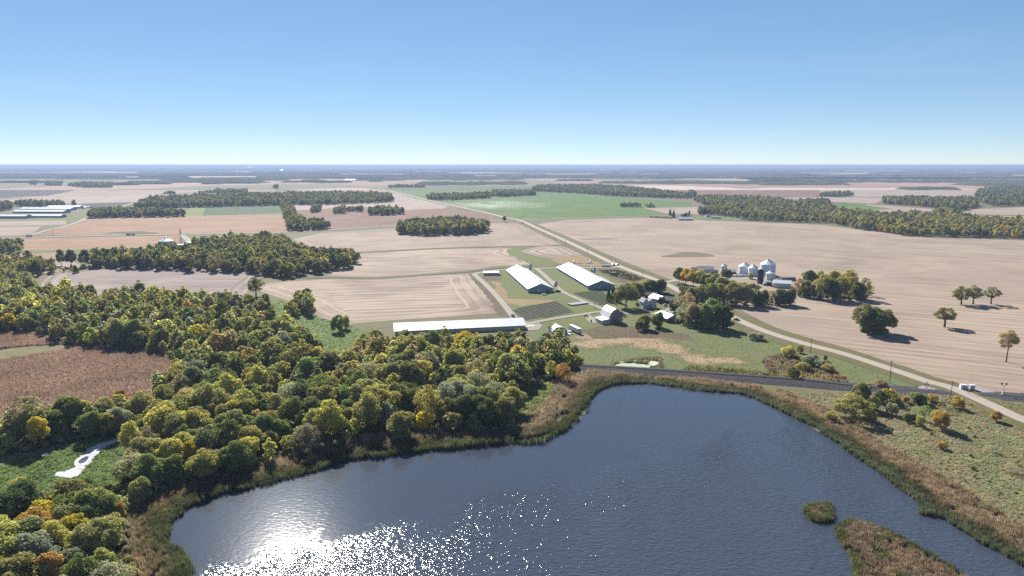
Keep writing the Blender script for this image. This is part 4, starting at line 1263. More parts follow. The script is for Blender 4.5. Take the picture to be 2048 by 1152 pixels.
# ---- labels for the woodland trees: zone, colour, build, then rank from a landmark
ZONES = [
    ("r4", lambda p, q: True, "in the near left wood", "the marsh"),
    ("r2", lambda p, q: True, "between corn field and marsh", "the creek"),
    ("clump", lambda p, q: True, "in the stubble corner clump", "the stubble"),
    ("r1", lambda p, q: q < 24 and p[0] < 460, "at the lake edge by the marsh", "the creek"),
    ("r1", lambda p, q: q < 24 and p[0] < 700, "on the shaded shore above the sun glitter", "the marsh"),
    ("r1", lambda p, q: q < 24 and p[0] < 900, "on the reed shore before the dark trio", "the dark trio"),
    ("r1", lambda p, q: q < 24, "around the lakeside glade", "the railway"),
    ("r1", lambda p, q: q < 55 and p[0] < 400, "just behind the marsh creek", "the creek"),
    ("r1", lambda p, q: q < 55 and p[0] < 640, "behind the shaded shore", "the marsh"),
    ("r1", lambda p, q: q < 55 and p[0] < 860, "behind the reed shore", "the dark trio"),
    ("r1", lambda p, q: q < 55, "behind the glade trees", "the railway"),
    ("r1", lambda p, q: p[0] < 460, "beside the corn field's tip", "the corn field"),
    ("r1", lambda p, q: p[0] < 680, "in the middle of the lakeside wood", "the wet meadow"),
    ("r1", lambda p, q: p[0] < 860, "before the long white barn", "the long white barn"),
    ("r1", lambda p, q: True, "in the wood's railway end", "the railway"),
    ("r3", lambda p, q: p[0] < 250, "at the far edge of the corn field", "the corn field"),
    ("r3", lambda p, q: True, "north of the corn field's tip", "the corn field"),
]
LM = {"the marsh": (150, 930), "the creek": (250, 875), "the stubble": (640, 600), "the dark trio": (960, 866), "the railway": (1150, 735), "the corn field": (300, 720), "the wet meadow": (620, 660), "the long white barn": (900, 660)}
LM = {k: np.array(at(*v)) for k, v in LM.items()}
ORD = ["nearest to", "second nearest to", "third nearest to", "fourth nearest to", "fifth nearest to", "sixth nearest to", "seventh nearest to", "eighth nearest to", "ninth nearest to", "tenth nearest to"]
cls = {}
for i in np.where(ind)[0]:
    for zi, z in enumerate(ZONES):
        if z[0] == reg[i] and z[1](PX[i], dl[i]):
            big = "tall" if hh[i] > 13.6 else "low" if hh[i] < 11.4 else "mid-sized"
            cls.setdefault((zi, tn[i], big), []).append(i)
            break
for (zi, colr, big), L in cls.items():
    z = ZONES[zi]
    L.sort(key=lambda i: np.linalg.norm(XY[i] - LM[z[3]]))
    for r, i in enumerate(L):
        lab = f"{big} {colr} tree {z[2]}"
        if len(L) > 1: lab += f", {ORD[r] if r < 10 else 'farther from'} {z[3]}"
        lab = lab.replace("second row", "row").replace("between corn field and marsh", "between corn field and marsh").replace("at the lake edge by the marsh", "at the lake edge by the marsh")
        if len(lab.split()) > 16: lab = lab.split(' ', 1)[1]
        if tn[i] in ("brown", "grey-green") and n2[i] * 7 % 1 > 0.3: key = "sparse0" if i % 2 else "sparse1"
        elif ed[i] < 7: key = ["full0", "full1", "round0", "round3"][i % 4]
        else: key = NEARP[int(rng.integers(0, 12))]
        wi = ww[i] * (0.8 if key.startswith("oval") else 1.15 if key.startswith("broad") else 1.0)
        tree(key, XY[i, 0], XY[i, 1], hh[i], wi, tn[i], lab, "trees of the lakeside woods")

# the remaining trees of all woods: one mass
farP, farT, farS, farI = [], [], [], []


def mass(P, names_, hs, spread=1.0, tone=1.0):
    for (x, y), t, h in zip(P, names_, hs):
        farP.append((x, y, 0)); farT.append(scl(TINTS[t], tone)); w = h / 13.5 * spread * rng.uniform(0.85, 1.15); farS.append((w, w, h / 13.3)); farI.append(int(rng.integers(0, 6)))


rest = ~ind & near_ok
mass(XY[rest], tn[rest], hh[rest])


def wood(px, sp, h, weights=None, jit=0.42):
    poly = pts(px)
    P = jitter_grid(poly, sp, jit)
    if len(P) == 0: return
    w = np.array(weights or [0.30, 0.22, 0.16, 0.05, 0.008, 0.004, 0.05, 0.06, 0.15, 0.008])
    t = rng.choice(names, len(P), p=w / w.sum())
    mass(P, t, rng.normal(h, h * .18, len(P)).clip(h * .55, h * 1.45), 1.0, 0.78)


OLV = [0.18, 0.34, 0.16, 0.09, 0.008, 0.003, 0.08, 0.06, 0.12, 0.01]
YEL = [0.10, 0.25, 0.15, 0.22, 0.05, 0.01, 0.06, 0.05, 0.10, 0.05]
wood([(180, 536), (190, 522), (300, 515), (385, 512), (390, 494), (430, 488), (520, 486), (575, 486), (590, 505), (640, 515), (700, 516), (716, 524), (700, 535), (640, 548), (570, 557), (520, 550), (450, 545), (360, 541)], 8.2, 13, OLV)
wood([(-60, 545), (-60, 525), (40, 528), (90, 530), (95, 545), (60, 558), (0, 552)], 8.5, 12, OLV)
wood([(95, 548), (90, 536), (112, 538), (112, 548)], 8, 9, OLV)
wood([(-40, 508), (-40, 494), (30, 490), (45, 500), (40, 507)], 8.5, 12, OLV)
wood([(300, 512), (312, 498), (330, 495), (352, 499), (370, 503), (385, 512)], 8.5, 9, OLV)
wood([(195, 521), (260, 515), (330, 510), (335, 514), (260, 519), (200, 525)], 9, 11, OLV)
wood([(115, 538), (185, 534), (185, 540), (115, 546)], 8, 4, YEL)
wood([(797, 469), (800, 456), (850, 450), (930, 448), (972, 455), (978, 465), (940, 470), (850, 472)], 8.6, 15, OLV)
wood([(265, 418), (300, 402), (450, 395), (560, 393), (590, 391), (700, 390), (780, 393), (787, 404), (740, 407), (640, 410), (560, 411), (400, 415)], 11, 15)
wood([(178, 437), (185, 425), (250, 425), (320, 428), (370, 430), (372, 434), (300, 435), (240, 436)], 10, 14)
wood([(561, 412), (583, 410), (588, 425), (602, 440), (590, 455), (574, 452), (568, 430)], 10, 13, OLV)
wood([(574, 463), (578, 450), (610, 448), (655, 452), (658, 459), (620, 462)], 9, 13)
wood([(620, 426), (625, 419), (640, 417), (642, 424)], 9, 13); wood([(668, 429), (670, 422), (690, 421), (692, 427)], 9, 13); wood([(694, 424), (695, 421), (724, 420), (724, 424)], 9, 11)
wood([(738, 431), (740, 423), (770, 421), (806, 425), (808, 429), (770, 431)], 9, 13)
wood([(852, 400), (860, 394), (975, 390), (980, 397), (900, 401)], 11, 13); wood([(975, 393), (985, 386), (1065, 385), (1071, 391), (1010, 394)], 11, 14)
wood([(1241, 415), (1243, 410), (1278, 411), (1282, 415)], 9, 9); wood([(1290, 416), (1292, 413), (1310, 413), (1310, 416)], 9, 8)
wood([(1062, 383), (1075, 374), (1180, 372), (1250, 376), (1320, 384), (1390, 393), (1380, 398), (1300, 396), (1240, 394), (1150, 387)], 13, 13)
wood([(1385, 402), (1420, 397), (1530, 398), (1560, 404), (1600, 410), (1660, 416), (1672, 424), (1600, 424), (1500, 418), (1410, 412)], 12, 13, OLV)
wood([(1415, 426), (1440, 416), (1530, 418), (1600, 424), (1660, 428), (1680, 444), (1650, 447), (1560, 444), (1500, 438), (1440, 432)], 10.5, 12, OLV)
wood([(1660, 446), (1670, 428), (1720, 428), (1780, 435), (1850, 434), (1905, 434), (1960, 446), (2048, 448), (2150, 449), (2150, 482), (2048, 477), (1900, 474), (1811, 472), (1716, 459)], 9.5, 13, YEL)
wood([(1763, 408), (1768, 400), (1850, 400), (1948, 402), (1952, 416), (1925, 422), (1830, 412)], 11, 14)
wood([(1865, 430), (1880, 424), (1918, 425), (1922, 433), (1880, 435)], 10, 12)
wood([(1950, 394), (1958, 383), (2000, 378), (2150, 372), (2150, 412), (2048, 412), (1990, 414), (1955, 405)], 14, 14)
wood([(1638, 394), (1645, 389), (1700, 388), (1708, 392), (1680, 395)], 12, 12)
wood([(1595, 411), (1600, 404), (1655, 404), (1662, 409), (1640, 412)], 11, 12)
wood([(1376, 393), (1378, 388), (1390, 388), (1392, 393)], 10, 14)
wood([(-120, 425), (-120, 406), (0, 409), (24, 412), (24, 420), (0, 424)], 11, 14); wood([(26, 412), (40, 409), (128, 410), (130, 412), (60, 415)], 11, 14); wood([(144, 412), (146, 409), (153, 409), (154, 412)], 9, 13)
wood([(88, 371), (95, 366), (125, 366), (122, 372)], 12, 13); wood([(134, 372), (160, 368), (226, 368), (226, 376), (170, 376)], 13, 14); wood([(61, 369), (63, 366), (72, 366), (74, 370)], 12, 16)
wood([(398, 387), (420, 384), (428, 387)], 11, 9); wood([(425, 387), (433, 383), (494, 382), (496, 387)], 11, 11); wood([(323, 389), (345, 385), (355, 388)], 11, 9)
wood([(546, 377), (550, 374), (556, 374), (556, 378)], 11, 14)
wood([(620, 366), (700, 363), (705, 366), (640, 367)], 14, 10); wood([(775, 376), (790, 372), (850, 373), (850, 376)], 14, 10)
wood([(1045, 448), (1046, 446), (1048, 446)], 3, 4)
wood([(1395, 430), (1400, 424), (1420, 424), (1425, 430)], 8, 13); wood([(1368, 433), (1372, 430), (1380, 430), (1380, 433)], 7, 8)
wood([(1300, 434), (1345, 437), (1345, 439), (1300, 436)], 5, 3)
wood([(1560, 446), (1480, 441), (1480, 439), (1560, 443)], 7, 5, OLV)
tag(scatter("woodland", farP, rng.uniform(0, 6.28, len(farP)), farS, vary(np.array(farT), len(farT), 0.12), farI, list(FARP.values()), "mass of woodland trees filling the groves and tree belts", "woodland"), kind="stuff")
print("trees", TREES_BUILT[0], "mass", len(farP))

# far belts of forest, too distant to tell trees apart
bv, bf = [], []


def belt(cx, cy_, lx, ly, h):
    nx = max(3, int(lx / 28)); ny = 4
    nx = min(nx, 60)
    o = len(bv)
    ph = rng.uniform(0, 99)
    for j in range(ny + 1):
        for i in range(nx + 1):
            u, v = i / nx * 2 - 1, j / ny * 2 - 1
            e = 1 if 0 < i < nx and 0 < j < ny else 0
            wx = cx + u * lx / 2; wy = cy_ + v * ly / 2 * (0.75 + 0.25 * math.sin(i * 0.9 + ph)) + 0.12 * ly * math.sin(i * 0.23 + ph)
            z = 0.0 if not e else h * (0.72 + 0.38 * rng.uniform())
            if j in (0, ny): z = 0.0
            bv.append((wx, wy, z))
    for j in range(ny):
        for i in range(nx):
            a = o + j * (nx + 1) + i
            bf.append((a, a + 1, a + nx + 2, a + nx + 1))


def beltpx(x0, x1, y, dep, h=14):
    a, b = at(x0, y), at(x1, y)
    belt((a[0] + b[0]) / 2, a[1] + dep / 2, b[0] - a[0], dep, h)


for (x0, x1, y, dep, h) in [(240, 520, 366.5, 260, 14), (-100, 90, 358, 300, 14), (330, 560, 362, 250, 14), (520, 700, 357, 300, 14), (700, 800, 362, 260, 14), (560, 660, 352, 500, 14), (820, 1060, 371, 500, 15), (800, 1055, 361, 900, 15), (1055, 1330, 354, 900, 15),
                           (1200, 1400, 367.5, 200, 13), (1330, 1640, 369, 350, 14), (1530, 1720, 371, 260, 14), (1640, 2100, 366, 500, 15), (1990, 2150, 374, 400, 15), (1830, 1945, 381, 200, 13), (1400, 1700, 358, 700, 15), (1750, 2150, 357, 800, 15),
                           (-100, 300, 351, 800, 15), (260, 800, 348, 900, 15), (800, 1100, 351, 900, 15), (730, 760, 364, 160, 12), (670, 690, 366, 140, 12), (1110, 1190, 362, 100, 12)]:
    beltpx(x0, x1, y, dep, h)
for k in range(95):                                  # hedgerows and shelter belts between the nearer far fields
    y = 344 + 27 * rng.uniform() ** 1.3
    x0 = rng.uniform(-150, 2150); w = rng.uniform(25, 170) * (1.0 if y > 355 else 1.6)
    if (y > 363 and (700 < x0 + w and x0 < 1180)) or (y > 366 and x0 + w > 1500): continue
    beltpx(x0, x0 + w, y, rng.uniform(40, 130), rng.uniform(9, 14))
D = 5400.0
while D < 42000:
    half = D * 0.82
    for k in range(int(7 + D / 1500)):
        ln = rng.uniform(300, 1800) * (0.6 + D / 12000)
        if D < 11000 and rng.uniform() < 0.45: continue
        belt(rng.uniform(-half, half), D * rng.uniform(0.95, 1.05), ln, rng.uniform(60, 420) * (0.6 + D / 14000), rng.uniform(11, 17))
    D *= 1.075


def m_belt():
    s = N("forest_belt")
    p = s.pos()
    f = s.noise(p, 0.03, 5, 0.7); g = s.noise(p, 0.002, 3)
    col = s.ramp(f, [(0.3, (0.03, 0.038, 0.02)), (0.5, (0.055, 0.062, 0.028)), (0.7, (0.08, 0.08, 0.035))])
    col = s.mix(s.rng(g, 0.45, 0.7, 0, 0.5), col, (0.09, 0.075, 0.04))
    return s.done(col, 1.0, 0.0, None, s.bump(f, 1.0, 6.0))


tag(link("distant_forest", np_mesh("distant_forest", bv, bf, m_belt())), "hazy blue belts of forest along the horizon", "forest", None, "stuff")

# ------------------------------------------------------------------ reeds, tussocks, corn, crops
def blades(name, seed, n, h, spread, w, lean=0.25):
    r = np.random.default_rng(seed)
    V, F = [], []
    for i in range(n):
        a = r.uniform(0, 6.28); rad = spread * math.sqrt(r.uniform())
        x, y = rad * math.cos(a), rad * math.sin(a)
        t = r.uniform(0, 6.28); dx, dy = math.cos(t) * w / 2, math.sin(t) * w / 2
        hh_ = h * r.uniform(0.65, 1.1); lx, ly = r.normal(0, lean * h * .5, 2)
        o = len(V)
        V += [(x - dx, y - dy, 0), (x + dx, y + dy, 0), (x + lx * .4 + dx * 1.2, y + ly * .4 + dy * 1.2, hh_ * .6), (x + lx * .4 - dx * 1.2, y + ly * .4 - dy * 1.2, hh_ * .6), (x + lx, y + ly, hh_)]
        F += [(o, o + 1, o + 2, o + 3), (o + 3, o + 2, o + 4, o + 4)]
    me = bpy.data.meshes.new(name)
    me.from_pydata(V, [], [f if f[2] != f[3] else f[:3] for f in F])
    me.materials.append(BLADE)
    return me


def clump(name, seed, n, h, R, size):
    r = np.random.default_rng(seed)
    d = r.normal(size=(n, 3)); d[:, 2] = np.abs(d[:, 2]) * 0.8
    d /= np.linalg.norm(d, axis=1)[:, None]
    P = d * np.array((R, R, h)) * r.uniform(0.5, 1.05, n)[:, None]
    nn = d * .7 + r.normal(size=(n, 3)) * .5; nn /= np.linalg.norm(nn, axis=1)[:, None]
    V, F = leaf_quads(P, nn, size, r, 1.6)
    return np_mesh(name, V, F, BLADE)


REED_M = [blades(f"reed_tuft{i}", 300 + i, 26, 2.3, 0.75, 0.09) for i in range(4)]
TUFT_M = [blades(f"grass_tuft{i}", 310 + i, 22, 0.75, 0.6, 0.10, 0.7) for i in range(3)] + [clump("forb_clump", 320, 60, 0.6, 0.7, 0.32)]
CORN_M = [blades(f"corn_plant{i}", 330 + i, 16, 2.0, 0.55, 0.11, 0.35) for i in range(3)]

REED_OUT = pts([(300, 1300), (292, 1180), (262, 1105), (248, 1060), (255, 1035), (290, 1000), (380, 968), (470, 944), (560, 920), (640, 900), (720, 886), (800, 872), (880, 862), (960, 862), (1030, 850), (1070, 830), (1095, 800), (1110, 775), (1145, 752), (1190, 745), (1290, 753), (1412, 761), (1506, 772), (1575, 786),
                (1640, 812), (1700, 848), (1770, 890), (1830, 925), (1900, 965), (1980, 1015), (2060, 1062), (2200, 1130), (2400, 1250), (2200, 1190), (2048, 1133), (1845, 1029), (1736, 933), (1627, 854), (1490, 792), (1391, 779), (1293, 766), (1193, 786), (1129, 863), (997, 891), (779, 912), (640, 939), (500, 976), (339, 1051), (385, 1155), (430, 1330)])
band = jitter_grid(REED_OUT, 0.95, 0.5)
band = np.concatenate([band, jitter_grid(LAKE, 1.2, 0.5)])
dL = dist_poly(band, np.array(LAKE)); inL = inside(band, LAKE)
keep = ((~inL) | (dL < 0.4 + 2.2 * np.clip(vnoise(band, 7, 14) - .45, 0, 1)))
keep &= ~((dL > 5) & (vnoise(band, 4.5, 15) > .82))
keep &= (np.array([pix(*p)[0] for p in band]) > -60) & (np.array([pix(*p)[0] for p in band]) < 2300) & (band[:, 1] > 105)
band, dL, inL = band[keep], dL[keep], inL[keep]
right = band[:, 0] > 60
dd = np.where(inL, 0, dL)
tt = np.clip((dd - 3.0 + (vnoise(band, 5, 3) - .5) * 5) / 9.0, 0, 1)
ga, gb, gc = np.array((0.056, 0.066, 0.028)), np.array((0.112, 0.092, 0.050)), np.array((0.198, 0.156, 0.104))
tint = np.where(tt[:, None] < .5, ga + (gb - ga) * (tt * 2)[:, None], gb + (gc - gb) * (tt * 2 - 1)[:, None])
tint[right & (dd < 3.5)] = (0.082, 0.095, 0.052)
rust = right & (tt > .5)
tint[rust] = tint[rust] * 0.45 + np.array((0.232, 0.166, 0.106)) * .55
k = (vnoise(band, 3, 8) * .6 + .7)[:, None]
hs_ = np.clip(rng.normal(1, .16, len(band)) * (0.75 + .4 * vnoise(band, 6, 5)), .4, 1.5) * np.where(right, 0.8, 1.05)
scatter("reeds", np.column_stack([band, np.full(len(band), 0.03)]), rng.uniform(0, 6.28, len(band)), np.column_stack([np.ones(len(band)), np.ones(len(band)), hs_]), vary(tint * k, len(band), .14), rng.integers(0, 4, len(band)), REED_M,
        "brown and green reed belt round the lake shore", "reeds")
ip_ = np.concatenate([jitter_grid(ISL, 0.85, 0.5), jitter_grid(ISLET, 0.75, 0.5)])
ip_ = ip_[(np.array([pix(*p)[1] for p in ip_]) < 1260) & (vnoise(ip_, 3.2, 21) + rng.uniform(-.15, .15, len(ip_)) < .80)]
de = np.minimum(dist_poly(ip_, np.array(ISL)), dist_poly(ip_, np.array(ISLET)))
tt = np.clip((de - 0.8 + (vnoise(ip_, 4, 4) - .5) * 3) / 3.0, 0, 1)[:, None]
tint = np.array((0.072, 0.082, 0.034)) * (1 - tt) + np.array((0.195, 0.145, 0.098)) * tt
g2 = vnoise(ip_, 4.5, 9) > .72
tint[g2] = (0.085, 0.095, 0.042)
scatter("island_reeds", np.column_stack([ip_, np.full(len(ip_), 0.15)]), rng.uniform(0, 6.28, len(ip_)), np.column_stack([np.ones(len(ip_)), np.ones(len(ip_)), np.clip(rng.normal(.7, .12, len(ip_)), .3, 1)]), vary(tint * (vnoise(ip_, 2, 2) * .6 + .7)[:, None], len(ip_), .14), rng.integers(0, 4, len(ip_)), REED_M,
        "brown reeds covering the two low islands", "reeds")

WET = [pts(q) for q in PONDS] + [pts(CRK), pts([(80, 911), (94, 904), (97, 907), (84, 914)])]
tp, tt_, ts = [], [], []


def tussocks(px, sp, cols, patch, hs, seed, exclude=None):
    poly = pts(px)
    P = jitter_grid(poly, sp, 0.5)
    P = P[~inside(P, LAKE)]
    for w in WET: P = P[~inside(P, w)]
    q = np.array([pix(*p) for p in P]) if len(P) else np.zeros((0, 2))
    P = P[(q[:, 0] > -130) & (q[:, 0] < 2330) & (q[:, 1] < 1240)]
    f = vnoise(P, patch, seed) * .6 + vnoise(P, patch * .3, seed + 1) * .4
    c = np.array(cols)
    i = np.clip((f - .25) / .5 * len(c), 0, len(c) - 1).astype(int)
    tp.append(P); tt_.append(c[i] * 1.55 * (0.75 + .5 * vnoise(P, 2.5, seed + 2))[:, None]); ts.append(hs * np.clip(rng.normal(1, .3, len(P)), .4, 2))


G1, G2, G3, G4, G5 = (0.185, 0.155, 0.095), (0.16, 0.165, 0.082), (0.20, 0.19, 0.105), (0.145, 0.16, 0.088), (0.20, 0.155, 0.105)
tussocks([(1560, 812), (1510, 790), (1700, 784), (1870, 788), (1930, 798), (2048, 850), (2300, 960), (2500, 1200), (2200, 1170), (2048, 1090), (1850, 985), (1740, 912), (1640, 842)], 1.25, [G1, G2, G5, G3, G4, G2, G1], 24, .62, 11)
tussocks([(1070, 675), (1130, 690), (1200, 662), (1270, 664), (1330, 664), (1400, 650), (1466, 652), (1544, 684), (1617, 706), (1690, 726), (1780, 756), (1700, 768), (1412, 747), (1287, 738), (1150, 730)], 2.2, [(0.075, 0.095, 0.036), (0.10, 0.105, 0.045), (0.085, 0.11, 0.036), (0.115, 0.105, 0.05), (0.12, 0.09, 0.055)], 30, .38, 21)
tussocks([(1130, 690), (1165, 660), (1200, 653), (1260, 652), (1330, 668), (1375, 690), (1400, 705), (1500, 716), (1525, 728), (1450, 735), (1380, 728), (1330, 705), (1250, 695), (1180, 700)], 1.5, [(0.09, 0.068, 0.04), (0.155, 0.108, 0.066), (0.20, 0.14, 0.088), (0.15, 0.105, 0.062), (0.08, 0.07, 0.036)], 16, .34, 31)
tussocks([(1520, 720), (1570, 705), (1640, 722), (1690, 755), (1690, 766), (1600, 762), (1540, 745)], 1.8, [(0.10, 0.08, 0.05), (0.14, 0.10, 0.065), (0.10, 0.10, 0.045), (0.15, 0.11, 0.06)], 14, 1.5, 41)
tussocks([(1360, 742), (1500, 752), (1570, 758), (1570, 752), (1500, 742), (1380, 732)], 1.5, [(0.11, 0.10, 0.038), (0.08, 0.085, 0.034), (0.125, 0.105, 0.045)], 10, 1.7, 44)
tussocks([(-100, 1010), (0, 935), (60, 908), (180, 878), (260, 874), (300, 905), (290, 960), (230, 975), (130, 990)], 0.95, [(0.068, 0.096, 0.032), (0.086, 0.122, 0.04), (0.104, 0.135, 0.046), (0.086, 0.11, 0.036)], 12, .65, 51)
tussocks([(520, 612), (560, 600), (640, 636), (700, 650), (745, 668), (715, 700), (712, 728), (655, 735), (620, 682), (590, 664), (530, 650)], 1.8, [(0.085, 0.14, 0.036), (0.10, 0.16, 0.045), (0.12, 0.165, 0.05)], 25, .8, 61)
tussocks([(1000, 850), (1040, 785), (1105, 765), (1120, 780), (1085, 835), (1040, 865)], 1.2, [(0.10, 0.12, 0.045), (0.14, 0.155, 0.06), (0.12, 0.10, 0.055)], 12, 1.4, 71)
tussocks([(1220, 741), (1224, 728), (1260, 719), (1320, 717), (1325, 738), (1316, 741), (1319, 724), (1262, 721), (1240, 724), (1226, 733), (1232, 738), (1290, 741)], 1.0, [(0.10, 0.08, 0.05), (0.14, 0.10, 0.065), (0.08, 0.09, 0.04)], 8, 1.6, 75)
tussocks([(1242, 726), (1258, 723.5), (1296, 724), (1296, 728), (1250, 727)], 0.9, [(0.10, 0.08, 0.05), (0.14, 0.10, 0.065), (0.08, 0.09, 0.04)], 8, 1.6, 76)
tussocks([(1880, 795), (1960, 800), (2048, 808), (2200, 815), (2200, 880), (2048, 826), (1960, 800)], 1.4, [G1, G2, G3], 15, .7, 81)
tp = np.concatenate(tp); tt_ = np.concatenate(tt_); ts = np.concatenate(ts)
scatter("meadow_grass", np.column_stack([tp, np.full(len(tp), 0.03)]), rng.uniform(0, 6.28, len(tp)), ts, vary(tt_, len(tp), .14), rng.integers(0, 4, len(tp)), TUFT_M, "rough grass and weeds of the meadows and marsh", "grass")

cp = jitter_grid(pts(CORN_PX), 1.15, 0.3)
q = np.array([pix(*p) for p in cp]); cp = cp[(q[:, 0] > -140)]
gw = inside(cp, pts([(-60, 706), (60, 692), (120, 690), (165, 692), (110, 704), (40, 716), (-60, 730)]))
cp = cp[~gw]
scatter("corn", np.column_stack([cp, np.full(len(cp), 0.03)]), rng.uniform(0, 6.28, len(cp)), np.clip(rng.normal(.95, .1, len(cp)), .6, 1.2), vary(np.array((0.200, 0.137, 0.106)) * (0.8 + .4 * vnoise(cp, 18, 6))[:, None], len(cp), .16), rng.integers(0, 3, len(cp)), CORN_M, "dry brown standing corn", "corn")


def rows(px, a_px, b_px, gap, step, cols, h, seed):
    """plants in straight rows parallel to a-b"""
    poly = pts(px)
    a, b = np.array(at(*a_px)), np.array(at(*b_px))
    t = (b - a) / np.linalg.norm(b - a); nr = np.array((-t[1], t[0]))
    A = np.array(poly) - a
    u, v = A @ t, A @ nr
    U, Vv = np.meshgrid(np.arange(u.min(), u.max(), step), np.arange(v.min(), v.max(), gap))
    P = a + U.ravel()[:, None] * t + Vv.ravel()[:, None] * nr
    P = P + rng.normal(0, .15, P.shape)
    P = P[inside(P, poly)]
    P = P[rng.uniform(size=len(P)) > .12]
    c = np.array(cols)[rng.integers(0, len(cols), len(P))]
    return P, c, np.full(len(P), h)


RW = [rows(VEG1, (1035, 622), (1112, 607), 3.6, 0.4, [(0.10, 0.115, 0.075), (0.115, 0.125, 0.085), (0.09, 0.115, 0.065)], .5, 1), rows(VEG2, (1150, 588), (1205, 609), 3.4, 0.4, [(0.07, 0.115, 0.045), (0.09, 0.125, 0.05)], .7, 2),
      rows([(1195, 541), (1235, 540), (1290, 558), (1270, 563), (1235, 557)], (1200, 542), (1280, 560), 5, 2.0, [(0.06, 0.075, 0.035), (0.08, 0.075, 0.04)], 2.0, 3),
      rows([(1275, 576), (1345, 590), (1349, 594), (1330, 592), (1290, 584)], (1290, 583), (1345, 592), 4, 1.6, [(0.05, 0.07, 0.035), (0.07, 0.09, 0.045)], 2.6, 4)]
rp, rc, rh = (np.concatenate([r[i] for r in RW]) for i in range(3))
scatter("garden_rows", np.column_stack([rp, np.full(len(rp), 0.08)]), rng.uniform(0, 6.28, len(rp)), np.column_stack([np.ones(len(rp)), np.ones(len(rp)), rh]), vary(rc, len(rp), .15), np.full(len(rp), 3), TUFT_M, "low green crops standing in garden rows", "crops")

# low scrub at the feet of the woods
sp_, st_ = [], []
for k in W_:
    e = np.array(W_[k])
    P = jitter_grid(W_[k], 3.4, .5)
    P = P[(dist_poly(P, e) < 7) & (dist_poly(P, np.array(LAKE)) > 10)]
    q = np.array([pix(*p) for p in P]); P = P[(q[:, 0] > -40) & (q[:, 1] < 1190)]
    sp_.append(P); st_.append(np.array([TINTS[t] for t in rng.choice(["olive", "green", "dark olive", "grey-green", "brown", "yellow-green"], len(P))]))
P = jitter_grid(pts([(1380, 738), (1560, 757), (1690, 768), (1700, 762), (1600, 748), (1500, 742)]), 4.5, .5)
sp_.append(P); st_.append(np.array([TINTS[t] for t in rng.choice(["olive", "brown", "yellow-green", "olive"], len(P))]))
P = jitter_grid(pts([(1700, 795), (1760, 800), (1880, 800), (1960, 812), (1900, 812), (1780, 812)]), 4.2, .5)
sp_.append(P); st_.append(np.array([TINTS[t] for t in rng.choice(["olive", "golden", "grey-green", "brown"], len(P))]))
P = jitter_grid(pts([(1750, 855), (1960, 850), (2060, 920), (2048, 1040), (1900, 950)]), 13, .5)
sp_.append(P); st_.append(np.array([TINTS[t] for t in rng.choice(["olive", "grey-green", "brown"], len(P))]))
for q, sp in (([(205, 1000), (218, 975), (262, 950), (285, 975), (262, 1030), (246, 1045), (225, 1015)], 2.6), ([(1365, 604), (1395, 606), (1450, 610), (1520, 613), (1585, 611), (1585, 604), (1520, 600), (1450, 590), (1390, 580), (1360, 570), (1352, 566)], 5.0), ([(1590, 594), (1640, 600), (1700, 602), (1735, 600), (1735, 588), (1700, 578), (1620, 574), (1592, 584)], 5.0),
              ([(1355, 640), (1372, 654), (1410, 660), (1450, 658), (1452, 648), (1420, 640), (1380, 632)], 4.6), ([(1240, 606), (1262, 596), (1300, 584), (1325, 584), (1322, 590), (1280, 598)], 5.5), ([(1724, 668), (1775, 668), (1775, 662), (1724, 660)], 4.0)):
    P = jitter_grid(pts(q), sp, .5)
    sp_.append(P); st_.append(np.array([TINTS[t] for t in rng.choice(["olive", "green", "dark olive", "grey-green", "dark green"], len(P))]))
sp_ = np.concatenate(sp_); st_ = np.concatenate(st_)
ss = rng.uniform(.35, .75, len(sp_))
qq = np.array([pix(*p) for p in sp_]); ss[(qq[:, 0] > 1300) & (qq[:, 1] > 690)] *= 0.5; ss[(qq[:, 0] > 1230) & (qq[:, 1] < 672)] *= 1.35
scatter("undergrowth", np.column_stack([sp_, np.zeros(len(sp_))]), rng.uniform(0, 6.28, len(sp_)), ss, vary(st_, len(sp_), .15), rng.integers(0, 3, len(sp_)), [PROTO[f"bush{i}"]["crown"] for i in range(3)], "low scrub and saplings at the feet of the woods", "undergrowth")
print("reeds", len(band), "tussocks", len(tp), "corn", len(cp), "rows", len(rp), "scrub", len(sp_))

# ------------------------------------------------------------------ buildings
WHITE = m_sheet("white_roof_sheet", (0.66, 0.67, 0.69), 'Y', 0.9, 0.0, 0.4, 0.13)
WHITEX = m_sheet("white_roof_sheet_cross", (0.66, 0.67, 0.69), 'X', 0.9, 0.0, 0.4, 0.05)
GALVY = m_sheet("galvanised_sheet", (0.46, 0.50, 0.55), 'Y', 0.9, 0.3, 0.45, 0.08)
WALLW = m_sheet("white_wall_sheet", (0.66, 0.66, 0.66), 'X', 0.6, 0.0, 0.55, 0.08)
WALLB = m_sheet("blue_grey_wall_sheet", (0.30, 0.38, 0.45), 'X', 0.6, 0.0, 0.55, 0.08)
WALLBY = m_sheet("blue_grey_wall_sheet_long", (0.30, 0.38, 0.45), 'Y', 0.6, 0.0, 0.55, 0.08)
CREAM = m_sheet("cream_wall_sheet", (0.60, 0.54, 0.43), 'X', 0.6, 0.0, 0.6, 0.10)
TRIMW = m_plain("white_trim", (0.72, 0.72, 0.72), 0.5)
DARK = m_plain("dark_opening", (0.03, 0.032, 0.036), 0.6)
GLASS = m_plain("window_glass", (0.05, 0.06, 0.075), 0.12, 0, 0.1, 0.6, 0.6)
CONC = m_plain("concrete", (0.38, 0.36, 0.33), 0.85)
STEEL = m_plain("galvanised_steel", (0.42, 0.44, 0.47), 0.45, 0.5)
REDW = m_plain("red_boards", (0.20, 0.055, 0.045), 0.8)
BRNW = m_plain("brown_boards", (0.16, 0.10, 0.075), 0.85)
